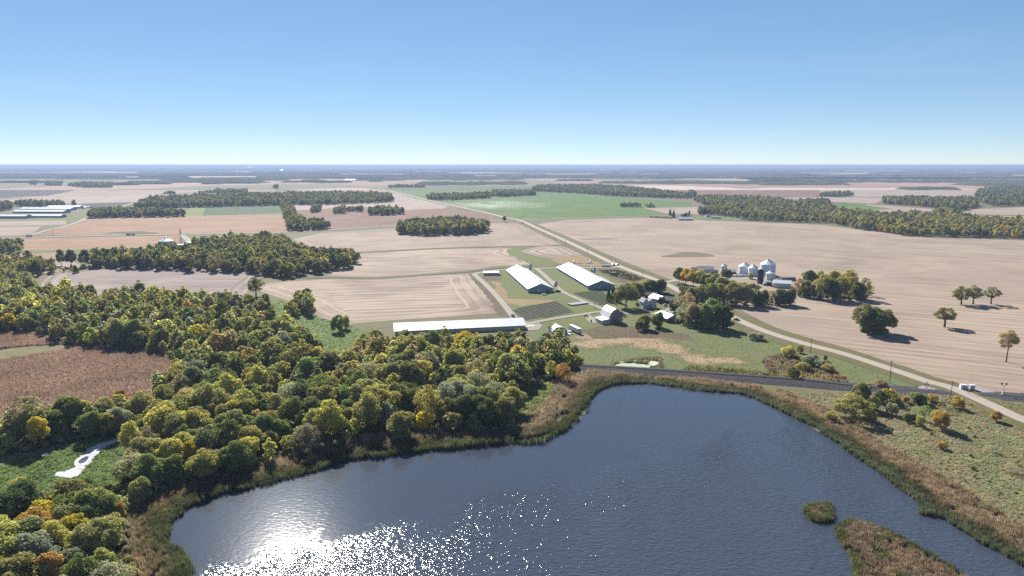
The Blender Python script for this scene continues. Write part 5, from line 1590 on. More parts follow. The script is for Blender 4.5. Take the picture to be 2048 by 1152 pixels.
GREYB = m_sheet("weathered_boards", (0.34, 0.29, 0.265), 'X', 0.35, 0.0, 0.85, 0.2)
SHINGLE = m_plain("brown_shingles", (0.135, 0.105, 0.105), 0.9, 0, 0.2, 1.0)
SHINGG = m_plain("grey_shingles", (0.30, 0.30, 0.315), 0.9, 0, 0.2, 1.0)
WOODP = m_plain("weathered_pole", (0.15, 0.12, 0.095), 0.9, 0, 0.25, 2.0)
BLACK = m_plain("black_paint", (0.02, 0.02, 0.022), 0.5)
RUBBER = m_plain("tyre_rubber", (0.025, 0.025, 0.026), 0.9)


def gable(name, label, cat, loc, rz, L, W, wh, rise, roof, wall, gab=None, over=0.5, z0=0.0, windows=(), doors=(), group=None):
    """gabled building, ridge along local Y. windows / doors: (side, pos, sill, width, height); side in l r f b"""
    t = thing(name, label, cat, (loc[0], loc[1], z0), rz, group)
    h = W / 2
    MB().box(-h, h, -L / 2, L / 2, -0.3, wh).build("wall", wall, t)
    for y, d in ((-L / 2, 1), (L / 2, -1)):
        MB().ext_y([(-h, wh + 0.003), (h, wh + 0.003), (0, wh + rise)], min(y, y + 0.12 * d), max(y, y + 0.12 * d)).build("gable_wall", gab or wall, t)
    k = rise / h
    th = 0.14
    for s_ in (-1, 1):
        x1 = s_ * (h + over); z1 = wh - over * k
        MB().ext_y([(0, wh + rise + 0.02), (x1, z1 + 0.02), (x1, z1 + th + 0.02), (0, wh + rise + th + 0.02)], -L / 2 - over, L / 2 + over).build("roof", roof, t)
    MB().ext_y([(-0.35, wh + rise + th - 0.35 * k + 0.06), (0.35, wh + rise + th - 0.35 * k + 0.06), (0, wh + rise + th + 0.10)], -L / 2 - over, L / 2 + over).build("ridge_cap", TRIMW if roof in (WHITE, WHITEX) else roof, t)

    def slab(nm, spec, mat, proud):
        side, p, sill, w, hh = spec
        m = MB()
        if side == 'l': m.box(-h - proud, -h + .02, p - w / 2, p + w / 2, sill, sill + hh)
        if side == 'r': m.box(h - .02, h + proud, p - w / 2, p + w / 2, sill, sill + hh)
        if side == 'f': m.box(p - w / 2, p + w / 2, -L / 2 - proud, -L / 2 + .02, sill, sill + hh)
        if side == 'b': m.box(p - w / 2, p + w / 2, L / 2 - .02, L / 2 + proud, sill, sill + hh)
        return m.build(nm, mat, t)
    for w_ in windows:
        f = slab("window", w_, TRIMW, 0.05)
        q = slab("pane", (w_[0], w_[1], w_[2] + .1, w_[3] - .2, w_[4] - .2), GLASS, 0.075); q.parent = f
    for d_ in doors: slab("door", d_[:5], d_[5] if len(d_) > 5 else TRIMW, 0.06)
    return t


def frame_of(a, b, c):
    """front-left, front-right and back-left ground corners -> centre, yaw, length, width"""
    a, b, c = map(np.array, (a, b, c))
    d = c - a
    L = np.linalg.norm(d)
    yaw = math.atan2(-d[0], d[1])
    r = np.array((math.cos(yaw), math.sin(yaw)))
    W = abs((b - a) @ r)
    cen = a + d / 2 + r * W / 2
    return cen, yaw, L, W


# two poultry barns
for q, lab in (((1056, 585.5), (1107.5, 585), (1013, 546)), "long white-roofed poultry barn with blue gable, nearer the small shed"), (((1176, 579), (1224, 574.5), (1114, 541)), "long white-roofed poultry barn with blue gable, nearer the gravel road"):
    cen, yaw, L, W = frame_of(*[at(*p) for p in q])
    vents = [('l', -L / 2 + 6 + 8.2 * k, 1.3, 5.5, 1.1) for k in range(int((L - 6) / 8.2))]
    t = gable("poultry_barn", lab, "barn", cen, yaw, L, W, 3.4, 4.6, WHITE, WALLBY, WALLB, 0.5, doors=[('f', -W * .06, 0.0, 1.6, 2.8), ('f', W * .3, 0.2, 1.2, 2.2, DARK)] + [v + (DARK,) for v in vents], group="twin poultry barns")
    for k in range(6):
        MB().lathe([(0.5, 8.0), (0.5, 8.7), (0.62, 8.75), (0.05, 9.0)], 10, 1.6, -L / 2 + 12 + k * (L - 24) / 5).build("ridge_vent", STEEL, t)
    MB().box(W / 2 + 0.01, W / 2 + 1.6, -L * .18, -L * .1, 0, 2.4).build("fan_housing", WALLBY, t)
# long front barn
a, b = np.array(at(790, 671)), np.array(at(1050.5, 659))
d = b - a; L = np.linalg.norm(d); u = d / L; nrm = np.array((-u[1], u[0]))
W = 20.0
cen = a + d / 2 + nrm * W / 2
yaw = math.atan2(u[1], u[0])
t = gable("poultry_barn", "long low white-roofed barn with cream wall in front of the stubble field", "barn", cen, yaw + math.pi / 2, L, W, 3.0, 3.0, WHITE, m_sheet("cream_wall_long", (0.60, 0.54, 0.43), 'Y', 0.6, 0.0, 0.6, 0.10), CREAM, 0.6,
          doors=[('r', -L / 2 + 4 + k * 5.6, 1.7, 1.0, .7, DARK) for k in range(int((L - 6) / 5.6))] + [('r', 26, 0.1, 1.1, 2.1, TRIMW), ('f', 0, 0, 4.5, 2.7, TRIMW)])
p = at(1058, 652)
MB().box(-3.5, 3.5, -3, 3, 0, 0.22).build("concrete_pad", CONC, None, (p[0] + .5, p[1], 0.1), yaw)
tag(bpy.data.objects["concrete_pad"], "pale concrete pad at the end of the long front barn", "concrete pad")
# small shed at the lane
p = at(982, 551)
gable("machine_shed", "small low shed with white roof beside the lane corner", "shed", (p[0], p[1] + 5), math.radians(92), 15.5, 9, 2.6, 1.5, WHITE, WALLBY, WALLB, 0.4, doors=[('r', -4, 0, 2.6, 2.2, DARK), ('r', 0, 0, 2.6, 2.2, DARK), ('r', 4, 0, 2.6, 2.2, DARK)])


def feed_bin(x, y, h, r, label):
    t = thing("feed_bin", label, "feed bin", (x, y, 0), 0.4, "feed bins beside the poultry barns")
    MB().lathe([(0.2, h * .25), (r, h * .45), (r, h * .84), (r * .25, h), (0.02, h * 1.01)], 16).build("hopper", STEEL, t, smooth=False)
    for k in range(4):
        a_ = math.pi / 4 + k * math.pi / 2
        MB().tube((r * .9 * math.cos(a_), r * .9 * math.sin(a_), 0), (r * .9 * math.cos(a_), r * .9 * math.sin(a_), h * .5), 0.09).build("leg", STEEL, t)
    MB().box(r + .02, r + .1, -.25, .25, h * .1, h * .85).build("ladder", STEEL, t)


for (px, py, h, r, lab) in ((1060.5, 544, 8.5, 1.6, "feed bin at the far end of the nearer poultry barn"), (1111, 579.5, 8, 1.7, "feed bin beside the farm drive at the blue gable"), (1184, 547.5, 7.5, 1.5, "left feed bin of the pair behind the second barn"), (1188, 549.5, 8, 1.6, "right feed bin of the pair behind the second barn")):
    p = at(px, py); feed_bin(p[0], p[1], h, r, lab)
p = at(1115, 584); MB().box(-2.2, 2.2, -1, 1, 0, 1.1).box(-1, 1, -.6, .6, 1.1, 1.7).build("feed_trailer", BRNW, None, (p[0], p[1], 0.3), .3)
tag(bpy.data.objects["feed_trailer"], "low brown wagon beside the feed bin at the blue gable", "wagon")
p = at(1088, 590); MB().ext_x([(-1.2, 0), (1.2, 0), (1.0, 1.0), (-1.0, 1.2)], -1.8, 1.8).build("covered_crate", WHITE, None, (p[0], p[1], 0.05), .1)
tag(bpy.data.objects["covered_crate"], "small white covered crate on the lawn by the blue gable", "crate")
# covered stacks on the lawn
for (pp, lab) in (((1149, 609.5), "low row of white-covered stacks on the lawn, nearer one"), ((1163, 607.5), "low row of white-covered stacks on the lawn, nearer the drive")):
    p = at(*pp)
    t = thing("covered_stack", lab, "covered stack", (p[0], p[1], 0.05), math.radians(-62), "covered stacks on the lawn")
    for k in range(4):
        x = (k - 1.5) * 1.75
        o = MB().ext_y([(x - .8, 0.85), (x + .8, 0.85), (x + .8, 0.92), (x, 1.15), (x - .8, 0.92)], -5, 5).build("cover", GALVY if k % 2 else WHITE, t)
        MB().box(x - .7, x + .7, -4.8, 4.8, 0, 0.85).build("stack", m_plain(f"stack_grey{k}", (0.20, 0.22, 0.25), 0.7), t)


# gambrel barn with lean-to
p0 = np.array(at(1218, 647)); p1 = np.array(at(1238.5, 645.2))
d = p1 - p0; Wg = 10.4; yawg = math.radians(19)
u = np.array((math.cos(yawg), math.sin(yawg))); v = np.array((-u[1], u[0]))
Lg = 14.0
c = p0 + u * Wg / 2 + v * Lg / 2
t = thing("gambrel_barn", "old barn with white gambrel roof and grey board gable", "barn", (c[0], c[1], 0), yawg)
h = Wg / 2
prof = [(-h, 4.2), (-h * .72, 7.4), (-h * .35, 9.3), (0, 10.2), (h * .35, 9.3), (h * .72, 7.4), (h, 4.2)]
MB().ext_y([(-h, -.3), (-h, 4.2)] + prof[1:-1] + [(h, 4.2), (h, -.3)][:2], -Lg / 2, Lg / 2).build("wall", GREYB, t)
for i in range(6):
    (xa, za), (xb, zb) = prof[i], prof[i + 1]
    n_v = np.array((-(zb - za), xb - xa)); n_v = n_v / np.linalg.norm(n_v) * (1 if n_v[1] > 0 else -1)
    ex = 0.35 if i in (0, 5) else 0
    dx, dz = (xb - xa), (zb - za); ln = math.hypot(dx, dz)
    if i == 0: xa, za = xa - dx / ln * ex, za - dz / ln * ex
    if i == 5: xb, zb = xb + dx / ln * ex, zb + dz / ln * ex
    MB().ext_y([(xa + n_v[0] * .03, za + n_v[1] * .03), (xb + n_v[0] * .03, zb + n_v[1] * .03), (xb + n_v[0] * .16, zb + n_v[1] * .16), (xa + n_v[0] * .16, za + n_v[1] * .16)], -Lg / 2 - .4, Lg / 2 + .4).build("roof", WHITE, t)
for x, z, w, hh in ((-2.2, 1.2, .9, 1.1), (2.2, 1.2, .9, 1.1), (0, 6.3, 1.2, 1.6)):
    f = MB().box(x - w / 2, x + w / 2, -Lg / 2 - .05, -Lg / 2 + .02, z, z + hh).build("window", TRIMW, t)
    MB().box(x - w / 2 + .1, x + w / 2 - .1, -Lg / 2 - .07, -Lg / 2 - .03, z + .1, z + hh - .1).build("pane", GLASS, f)
MB().box(-1.5, 1.5, -Lg / 2 - .06, -Lg / 2 + .02, 0, 3).build("door", BRNW, t)
# lean-to on the west side, runs out to the near front
x0, x1 = -h - 6.2, -h - 0.02
MB().ext_y([(x0, -.3), (x1, -.3), (x1, 3.6), (x0, 2.7)], -Lg / 2 - 1.2, Lg / 2 - 4.5).build("lean_to", WALLW, t)
MB().ext_y([(x0 - .4, 2.72), (x1, 3.65), (x1, 3.8), (x0 - .4, 2.87)], -Lg / 2 - 1.6, Lg / 2 - 4.1).build("lean_to_roof", WHITE, t)
for x in (x0 + 1.5, x0 + 4.4):
    f = MB().box(x - .6, x + .6, -Lg / 2 - 1.25, -Lg / 2 - 1.18, 1.1, 2.1).build("window", TRIMW, t)
    MB().box(x - .5, x + .5, -Lg / 2 - 1.27, -Lg / 2 - 1.23, 1.2, 2.0).build("pane", GLASS, f)
for y in (-4, 0):
    f = MB().box(x0 - .05, x0 + .02, y - .5, y + .5, 1.2, 2.0).build("window", TRIMW, t)
    MB().box(x0 - .07, x0 - .03, y - .4, y + .4, 1.3, 1.9).build("pane", GLASS, f)

# white farmhouse: two gabled wings and a dark porch
p = at(1298, 616.5)
t = thing("farmhouse", "two-storey white farmhouse with grey roof under the trees", "house", (p[0], p[1] + 3, 0), math.radians(14))


def wing(x0, x1, y0, y1, wh, rise, alongy):
    MB().box(x0, x1, y0, y1, -.2, wh).build("wall", m_plain("white_clapboard", (0.70, 0.70, 0.70), 0.6), t)
    if alongy:
        cx = (x0 + x1) / 2; hw = (x1 - x0) / 2; k = rise / hw
        for y, s_ in ((y0, 1), (y1, -1)):
            MB().ext_y([(x0, wh + .003), (x1, wh + .003), (cx, wh + rise)], min(y, y + .12 * s_), max(y, y + .12 * s_)).build("gable_wall", TRIMW, t)
        for s_ in (-1, 1):
            MB().ext_y([(cx, wh + rise + .02), (cx + s_ * (hw + .4), wh - .4 * k + .02), (cx + s_ * (hw + .4), wh - .4 * k + .17), (cx, wh + rise + .17)], y0 - .4, y1 + .4).build("roof", SHINGG, t)
    else:
        cy0 = (y0 + y1) / 2; hw = (y1 - y0) / 2; k = rise / hw
        for x, s_ in ((x0, 1), (x1, -1)):
            MB().ext_x([(y0, wh + .003), (y1, wh + .003), (cy0, wh + rise)], min(x, x + .12 * s_), max(x, x + .12 * s_)).build("gable_wall", TRIMW, t)
        for s_ in (-1, 1):
            MB().ext_x([(cy0, wh + rise + .02), (cy0 + s_ * (hw + .4), wh - .4 * k + .02), (cy0 + s_ * (hw + .4), wh - .4 * k + .17), (cy0, wh + rise + .17)], x0 - .4, x1 + .4).build("roof", SHINGG, t)


wing(-6, -1.2, -3.5, 4, 5.2, 2.6, True)
wing(-1.19, 5.8, -2.4, 3.4, 5.0, 2.4, True)
for x, y, z in ((-4.6, -3.5, 1), (-2.6, -3.5, 1), (-3.6, -3.5, 3.6), (1.0, -2.4, 3.5), (3.8, -2.4, 3.5), (4.6, -2.4, 1.0), (2.3, -2.4, 5.5)):
    f = MB().box(x - .5, x + .5, y - .06, y + .02, z, z + 1.4).build("window", TRIMW, t)
    MB().box(x - .4, x + .4, y - .09, y - .04, z + .1, z + 1.3).build("pane", GLASS, f)
MB().box(-1.0, 2.6, -4.4, -2.42, 2.5, 2.7).box(-1, -.85, -4.35, -4.2, 0, 2.5).box(2.4, 2.55, -4.35, -4.2, 0, 2.5).build("porch", SHINGG, t)
MB().box(-.2, .8, -2.46, -2.38, 0, 2.1).build("door", DARK, t)
MB().box(-3.3, -2.7, .4, 1.0, 6.5, 8.9).build("chimney", REDW, t)

# long brown-roofed house behind, with a white metal roof section
p = at(1326, 607)
rz = math.radians(-20)
t1 = gable("ranch_house", "low reddish house with brown shingle roof behind the white farmhouse", "house", (p[0] + 7, p[1] + 3), math.radians(62), 13, 9, 2.7, 2.4, SHINGLE, REDW, REDW, .5, windows=[('f', -2, 1, 1.2, 1.1), ('f', 2, 1, 1.2, 1.1), ('r', -3, 1, 1.4, 1.1), ('r', 2, 1, 1.4, 1.1)])
p = at(1314, 604)
gable("house_annex", "white metal-roofed annex between the brown roofs", "annex", (p[0] + 1.5, p[1] + 4), math.radians(24), 13, 8.5, 2.9, 2.2, WHITE, REDW, REDW, .5)
p = at(1305, 600)
gable("back_shed", "brown-roofed shed behind the white metal roof", "shed", (p[0] - 1, p[1] + 12), math.radians(66), 15, 7, 2.5, 2.2, SHINGLE, REDW, REDW, .4)
# garage
p = at(1345, 644)
gable("garage", "low garage with white metal roof beside the roadside grove", "garage", (p[0] - 2.5, p[1] + 7), math.radians(20), 16, 10, 3.0, 2.2, WHITE, BRNW, WALLB, .5, windows=[('f', -2.5, 1.2, 1.2, .9)], doors=[('f', 2, 0, 2.6, 2.2, TRIMW)])
# semi trailer
p = at(1152, 665.5)
t = thing("box_trailer", "white box trailer parked in the dry grass", "trailer", (p[0] - .5, p[1] + 1.5, 0), math.radians(-68))
MB().box(-6.8, 6.8, -1.3, 1.3, 1.0, 3.9).build("box", TRIMW, t)
MB().box(-6.7, 6.7, -1.2, 1.2, .8, .99).build("chassis", DARK, t)
for x in (4.4, 5.6):
    for y in (-1.15, 1.15):
        MB().ext_y([(x + .5 * math.cos(k * math.pi / 6), .52 + .5 * math.sin(k * math.pi / 6)) for k in range(12)], y - .14, y + .14).build("wheel", RUBBER, t)
MB().tube((-5, .8, 0), (-5, .8, .8), .1).build("landing_leg", STEEL, t); MB().tube((-5, -.8, 0), (-5, -.8, .8), .1).build("landing_leg", STEEL, t)
MB().box(6.8, 6.86, -1.2, 1.2, 1.1, 3.8).build("rear_door", m_plain("trailer_door", (0.55, 0.56, 0.58), .5), t)
# torn hoop shed
p = at(1119, 669)
t = thing("hoop_shed", "torn hoop shed with bare ribs and blue-white cover", "shed", (p[0] - 1, p[1] + 5, 0), math.radians(17))
TARP = m_plain("white_tarp", (0.62, 0.66, 0.72), 0.55, 0, .15, .4); BTARP = m_plain("blue_tarp", (0.16, 0.24, 0.42), 0.6, 0, .2, .4)
Rh, Lh = 4.6, 14.0
for i in range(8):
    y = -Lh / 2 + Lh * i / 7
    m = MB()
    for k in range(10):
        a0, a1 = math.pi * k / 10, math.pi * (k + 1) / 10
        m.tube((Rh * math.cos(a0), y, Rh * 1.1 * math.sin(a0)), (Rh * math.cos(a1), y, Rh * 1.1 * math.sin(a1)), .11, n=5)
    m.build("rib", BLACK if i < 4 else STEEL, t)


def cover(nm, y0, y1, a0, a1, mat, rag):
    V, F = [], []
    nu, nv = 10, 6
    for i in range(nu + 1):
        for j in range(nv + 1):
            a_ = math.radians(a0 + (a1 - a0) * i / nu); y = y0 + (y1 - y0) * j / nv
            if j == 0: y += rng.uniform(-1, 1) * rag
            r_ = Rh + .08 + rng.uniform(-.12, .05)
            V.append((r_ * math.cos(a_), y, r_ * 1.1 * math.sin(a_)))
    for i in range(nu):
        for j in range(nv):
            q = i * (nv + 1) + j
            F.append((q, q + 1, q + nv + 2, q + nv + 1))
    me = bpy.data.meshes.new(nm); me.from_pydata(V, [], F); me.materials.append(mat)
    o = link(nm, me, t)
    o.modifiers.new("thickness", 'SOLIDIFY').thickness = 0.05


cover("cover", 1.0, 7.1, 5, 175, TARP, 1.0)
cover("torn_cover", -3.5, 1.4, 95, 172, TARP, 1.2)
cover("torn_cover", -5.5, -1.0, 60, 100, TARP, .8)
cover("torn_cover", -6.6, -2.5, 5, 40, BTARP, .8)
MB().ext_y([(-4.0, 0), (4.0, 0), (3.0, 2.0), (1.0, 3.0), (-1.5, 2.7), (-3.3, 1.6)], -6.95, -6.8).build("end_tarp", BTARP, t)
for k, (px, py, sx, sy, sz, lab) in enumerate(((1136, 665, 2.2, 1.2, 1.0, "white junk crate beside the torn hoop shed"), (1133.5, 668, 1.5, 1.0, .6, "flat white board pile nearest the torn hoop shed"), (1139, 669, 1.6, 1.0, .5, "low pale pallet beside the white trailer"))):
    p = at(px, py)
    m = MB()
    for j in range(5): m.box(-sx, sx, -sy + j * sy * .42, -sy + j * sy * .42 + sy * .3, sz * .8, sz)
    m.box(-sx, sx, -sy, -sy + .15, 0, sz * .79).box(-sx, sx, sy * .83, sy, 0, sz * .79)
    tag(m.build("pallet", TARP, None, (p[0], p[1], .05), k * .5), lab, "pallet")
for (px, py, lab, k) in ((1172, 634, "dark implement on the gravel by the drive end", 0), (1181.5, 644, "dark red implement beside the barn apron", 1)):
    p = at(px, py)
    t = thing("farm_implement", lab, "implement", (p[0], p[1], .2), .4 + k)
    MB().box(-1.4, 1.4, -.25, .25, .5, .8).build("frame", BLACK, t)
    for x in (-1.2, 1.2): MB().ext_y([(x + .55 * math.cos(j * math.pi / 5), .55 + .55 * math.sin(j * math.pi / 5)) for j in range(10)], -.6, -.35).build("wheel", RUBBER, t)
    MB().ext_x([(-.5, .8), (.5, .8), (.3, 1.5), (-.3, 1.6)], -.6, .6).build("hood", REDW if k else BLACK, t)


# ------------------------------------------------------------------ grain bins of the east farm
CORR = N("corrugated_bin")
o_ = CORR.obj(); x_, y_, z_ = CORR.sep(o_)
rg_ = CORR.math('SINE', CORR.math('MULTIPLY', z_, 22.0))
CORR = CORR.done(CORR.mix(CORR.noise(o_, .5, 4), (0.46, 0.52, 0.58), (0.56, 0.61, 0.66)), 0.45, .4, .1, CORR.bump(rg_, .5, .06))
BINROOF = m_plain("bin_roof_steel", (0.80, 0.83, 0.87), 0.4, 0.1, .08)


def grain_bin(px, py, wpx, eave_px, label, peak=0.28, group="round steel grain bins"):
    x, y = at(px, py)
    m_ = mpp(x, y); r = wpx * m_ / 2; h = eave_px * m_ / 0.985
    y += r
    t = thing("grain_bin", label, "grain bin", (x, y, 0), 0, group)
    rings = []
    nring = max(4, int(h / 1.1))
    for k in range(nring):
        z0, z1 = h * k / nring, h * (k + 1) / nring
        rings += [(r, z0 + .02), (r, z1 - .06), (r + .035, z1 - .05), (r + .035, z1)]
    MB().lathe(rings, 32).build("wall", CORR, t)
    MB().lathe([(r + .15, h - .02), (r + .15, h + .05), (.7, h + 2 * r * peak), (.7, h + 2 * r * peak + .3), (.02, h + 2 * r * peak + .5)], 32).build("roof", BINROOF, t)
    rib = MB()
    for k in range(24):
        a_ = 2 * math.pi * k / 24
        rib.tube(((r + .1) * math.cos(a_), (r + .1) * math.sin(a_), h + .07), (.7 * math.cos(a_), .7 * math.sin(a_), h + 2 * r * peak + .03), .05, n=4)
    q = rib.build("roof_rib", BINROOF, t); q["kind"] = "stuff"
    MB().lathe([(.85, h + 2 * r * peak + .28), (.85, h + 2 * r * peak + .75), (.1, h + 2 * r * peak + 1.0)], 12).build("roof_cap", STEEL, t)
    a_ = math.radians(-60)
    MB().tube(((r + .15) * math.cos(a_), (r + .15) * math.sin(a_), 0), ((r + .15) * math.cos(a_), (r + .15) * math.sin(a_), h), .12).tube(((r + .1) * math.cos(-.3), (r + .1) * math.sin(-.3), h + .2), (.9 * math.cos(-.3), .9 * math.sin(-.3), h + 2 * r * peak + .3), .14).build("ladder", STEEL, t)
    MB().box(-.5, .5, -r - .08, -r + .3, .6, 2.4).build("door", STEEL, t)
    return t


grain_bin(1540.2, 553, 30, 23, "largest silvery grain bin at the back of the cluster")
grain_bin(1492.3, 549, 22.5, 15.5, "silvery grain bin standing leftmost in the main cluster")
grain_bin(1509, 553, 19, 16, "silvery grain bin beside the dark blue silo")
grain_bin(1544, 561, 18.2, 13.5, "smaller grey grain bin in front of the largest one", .22)
grain_bin(1449.5, 547, 12.2, 14.5, "narrow grey grain bin standing apart behind a dark tree", .22)
p = at(1522.5, 568); m_ = mpp(*p); r = 6.1 * m_; hs = 28.5 * m_
t = thing("tower_silo", "tall dark blue tower silo with pale cap", "silo", (p[0], p[1] + r, 0))
NAVY = m_plain("dark_blue_enamel", (0.018, 0.026, 0.06), 0.35, 0, .2, .4, .5)
pr = []
for k in range(10):
    z0, z1 = hs * k / 10, hs * (k + 1) / 10
    pr += [(r, z0 + .02), (r, z1 - .12), (r + .06, z1 - .1), (r + .06, z1 - .01)]
MB().lathe(pr, 28).build("wall", NAVY, t)
MB().lathe([(r + .1, hs), (r * .9, hs + .7), (r * .55, hs + 1.3), (.05, hs + 1.6)], 28).build("cap", m_plain("silo_cap", (.6, .62, .66), .4), t)
MB().box(-.4, .4, -r - .35, -r - .02, .5, hs).build("ladder_chute", NAVY, t)
# white shed with its lean-to
a, b = np.array(at(1546, 575)), np.array(at(1582, 577))
d = b - a; L = np.linalg.norm(d); u = d / L; n2_ = np.array((-u[1], u[0]))
cen = a + d / 2 + n2_ * 5.5
yw = math.atan2(u[1], u[0])
gable("machine_shed", "white metal shed below the grain bins with dark end wall", "shed", cen, yw + math.pi / 2, L, 11, 4.2, 2.2, m_sheet("pale_roof", (0.60, 0.64, 0.70), 'Y', .9, 0, .4, .06), m_sheet("white_wall_long", (0.66, 0.66, 0.67), 'Y', .6, 0, .5, .08), m_plain("dark_end", (0.13, 0.14, 0.155), .6), .4, doors=[('r', 2, 2.2, 1.3, .9, DARK), ('r', -4, 2.2, 1.3, .9, DARK), ('b', 0, 0, 4, 3.4, DARK)])
p = at(1538, 571)
gable("lean_shed", "small white-roofed lean shed at the white shed's end", "shed", (p[0] + 1, p[1] + 2), yw + math.pi / 2, 5, 4, 2.4, .8, WHITE, DARK, DARK, .2)
p = at(1529, 571)
MB().lathe([(1.6, 0), (1.7, .8), (1.6, 2.0), (.9, 2.8), (.1, 3.0)], 14).build("water_tank", m_plain("turquoise_tank", (.25, .42, .48), .5), None, (p[0], p[1], 0))
tag(bpy.data.objects["water_tank"], "small turquoise tank at the foot of the blue silo", "tank")
# silage bag
pa, pb = np.array(at(1461, 554)), np.array(at(1500, 553))
d = pb - pa; L = np.linalg.norm(d)
m = MB()
segs = 16; V, F = [], []
for i in range(segs + 1):
    f_ = i / segs; k = min(1, 4 * min(f_, 1 - f_) + .35)
    for j in range(9):
        a_ = math.pi * j / 8
        V.append((L * (f_ - .5), 2.0 * k * math.cos(a_) , 2.1 * k * math.sin(a_) * (1 + .05 * math.sin(i * 2.1))))
for i in range(segs):
    for j in range(8): F.append((i * 9 + j, i * 9 + j + 1, i * 9 + j + 10, i * 9 + j + 9))
me = bpy.data.meshes.new("silage_bag"); me.from_pydata(V, [], F); me.materials.append(TRIMW)
tag(link("silage_bag", me, None, (*(pa + d / 2), 0), math.atan2(d[1], d[0])), "long white silage bag in front of the grain bins", "silage bag")
# grey hoop mound right of the bins
p = at(1577, 562)
m = MB().ext_x([(5 * math.cos(math.pi * k / 10), 3.6 * math.sin(math.pi * k / 10)) for k in range(11)], -7, 7)
tag(m.build("hoop_shed", m_plain("grey_hoop_cover", (.17, .16, .16), .8), None, (p[0], p[1] + 4, 0), .1), "low grey hoop shed behind the white shed", "shed")
# red sheds and farm house of the bin farm
p = at(1466, 547.5); gable("red_shed", "small red shed with white roof beside the narrow grain bin", "shed", (p[0], p[1] + 2), 1.35, 6.5, 5, 2.4, 1.6, WHITE, REDW, REDW, .3, doors=[('f', 0, 0, 1.6, 2, TRIMW)])
p = at(1430, 549); gable("brown_shed", "dark brown shed behind the green farm trees", "shed", (p[0], p[1] + 3), 1.4, 7, 6, 2.8, 1.6, SHINGLE, BRNW, BRNW, .3, doors=[('r', 0, 0, 2.4, 2.2, DARK)])
p = at(1409, 545); gable("farmhouse", "far white house with pale roof at the field edge", "house", (p[0] + 2, p[1] + 4), 1.5, 16, 8, 3.2, 2.4, m_plain("pale_shingle", (.42, .41, .41), .8), WALLW, WALLW, .4, windows=[('r', -4, 1, 1.3, 1.2), ('r', 0, 1, 1.3, 1.2), ('r', 4, 1, 1.3, 1.2)])
p = at(1395, 545); gable("brown_shed", "dark roofed shed left of the far white house", "shed", (p[0], p[1] + 6), 1.5, 9, 7, 2.5, 1.8, SHINGLE, BRNW, BRNW, .3)
p = at(1585, 602); MB().box(-1.6, 1.6, -.8, .8, .3, .9).ext_y([(-1.0, .9), (1.1, .9), (.7, 1.5), (-.6, 1.5)], -.75, .75).build("parked_car", TRIMW, None, (p[0], p[1], 0), .5)
tag(bpy.data.objects["parked_car"], "pale old car left at the paddock end of the tree row", "car")
for (px, py, r_, lab) in ((1603, 594, .9, "grey boulder in the paddock rocks nearest the white shed"), (1611, 595, 1.1, "largest grey boulder in the paddock rocks"), (1619, 594, .8, "grey boulder in the paddock rocks nearest the right grove")):
    p = at(px, py)
    m = MB().lathe([(r_ * .7, 0), (r_, r_ * .5), (r_ * .8, r_), (r_ * .2, r_ * 1.25)], 7)
    tag(m.build("boulder", CONC, None, (p[0], p[1], .05), px), lab, "boulder", "rocks on the paddock")

# ------------------------------------------------------------------ nursery tunnels, small things by the barns
p = at(1232, 531); m = MB()
for i in range(2):
    m.lathe([(2.0, 0), (2.0, 1.5), (.3, 2.6), (.05, 2.7)], 12, i * 4.6, 0)
t = thing("feed_bin", "pair of small silver bins at the end of the farm lane", "feed bin", (p[0] - 3, p[1], 0)); m.build("hopper", STEEL, t)
p = at(1212, 533.5); gable("machine_shed", "small dark implement shelter by the farm lane's road end", "shed", (p[0], p[1]), 1.5, 9, 4, 1.8, .6, STEEL, BRNW, BRNW, .2)
p = at(1227, 549); gable("nursery_hut", "small pale hut among the nursery rows", "hut", (p[0], p[1]), 1.5, 5, 3.4, 2.0, 1.0, GALVY, DARK, DARK, .3)
for (xa, xb, lab) in ((1146, 1165, "white plastic row cover on the golden grass, longer one"), (1172, 1186, "white plastic row cover on the golden grass, shorter one")):
    a, b = np.array(at(xa, 527.5)), np.array(at(xb, 527))
    d = b - a; L = np.linalg.norm(d)
    m = MB().ext_x([(1.0 * math.cos(math.pi * k / 8), .9 * math.sin(math.pi * k / 8)) for k in range(9)], -L / 2, L / 2)
    tag(m.build("row_cover", TARP, None, (*(a + d / 2), .08), math.atan2(d[1], d[0])), lab, "row cover")
for (px, py, lab) in ((1148, 525.5, "round white bale on the golden grass nearest the second barn"), (1181, 525.5, "round white bale on the golden grass nearest the road")):
    p = at(px, py)
    tag(MB().ext_y([(1.2 * math.cos(math.pi * k / 7), 1.2 + 1.2 * math.sin(math.pi * k / 7)) for k in range(14)], -.9, .9).build("wrapped_bale", TARP, None, (p[0], p[1], .05), .5), lab, "bale")

# ------------------------------------------------------------------ left grain farm
grain_bin(325.5, 494, 27, 11, "wide silver grain bin left of the grain leg tower", .25, "round steel grain bins")
p = at(362.5, 491)
t = thing("grain_elevator", "tall thin grain leg tower with sloping spouts", "grain elevator", (p[0], p[1], 0))
th_ = 22.0
m = MB()
for sx in (-.7, .7):
    for sy in (-.7, .7): m.tube((sx, sy, 0), (sx, sy, th_), .12, n=4)
for k in range(8):
    z = th_ * k / 8
    m.tube((-.7, -.7, z), (.7, -.7, z + th_ / 8), .07, n=4); m.tube((-.7, .7, z), (.7, .7, z + th_ / 8), .07, n=4)
m.build("tower_frame", BRNW, t)
MB().box(-.6, .6, -.4, .4, th_, th_ + 1.2).build("leg_head", STEEL, t)
for e in ((-9, 0, 6), (9, 0, 6), (-4, 2, 8)): MB().tube((0, 0, th_ * .93), e, .09, n=5).build("spout", BRNW, t)
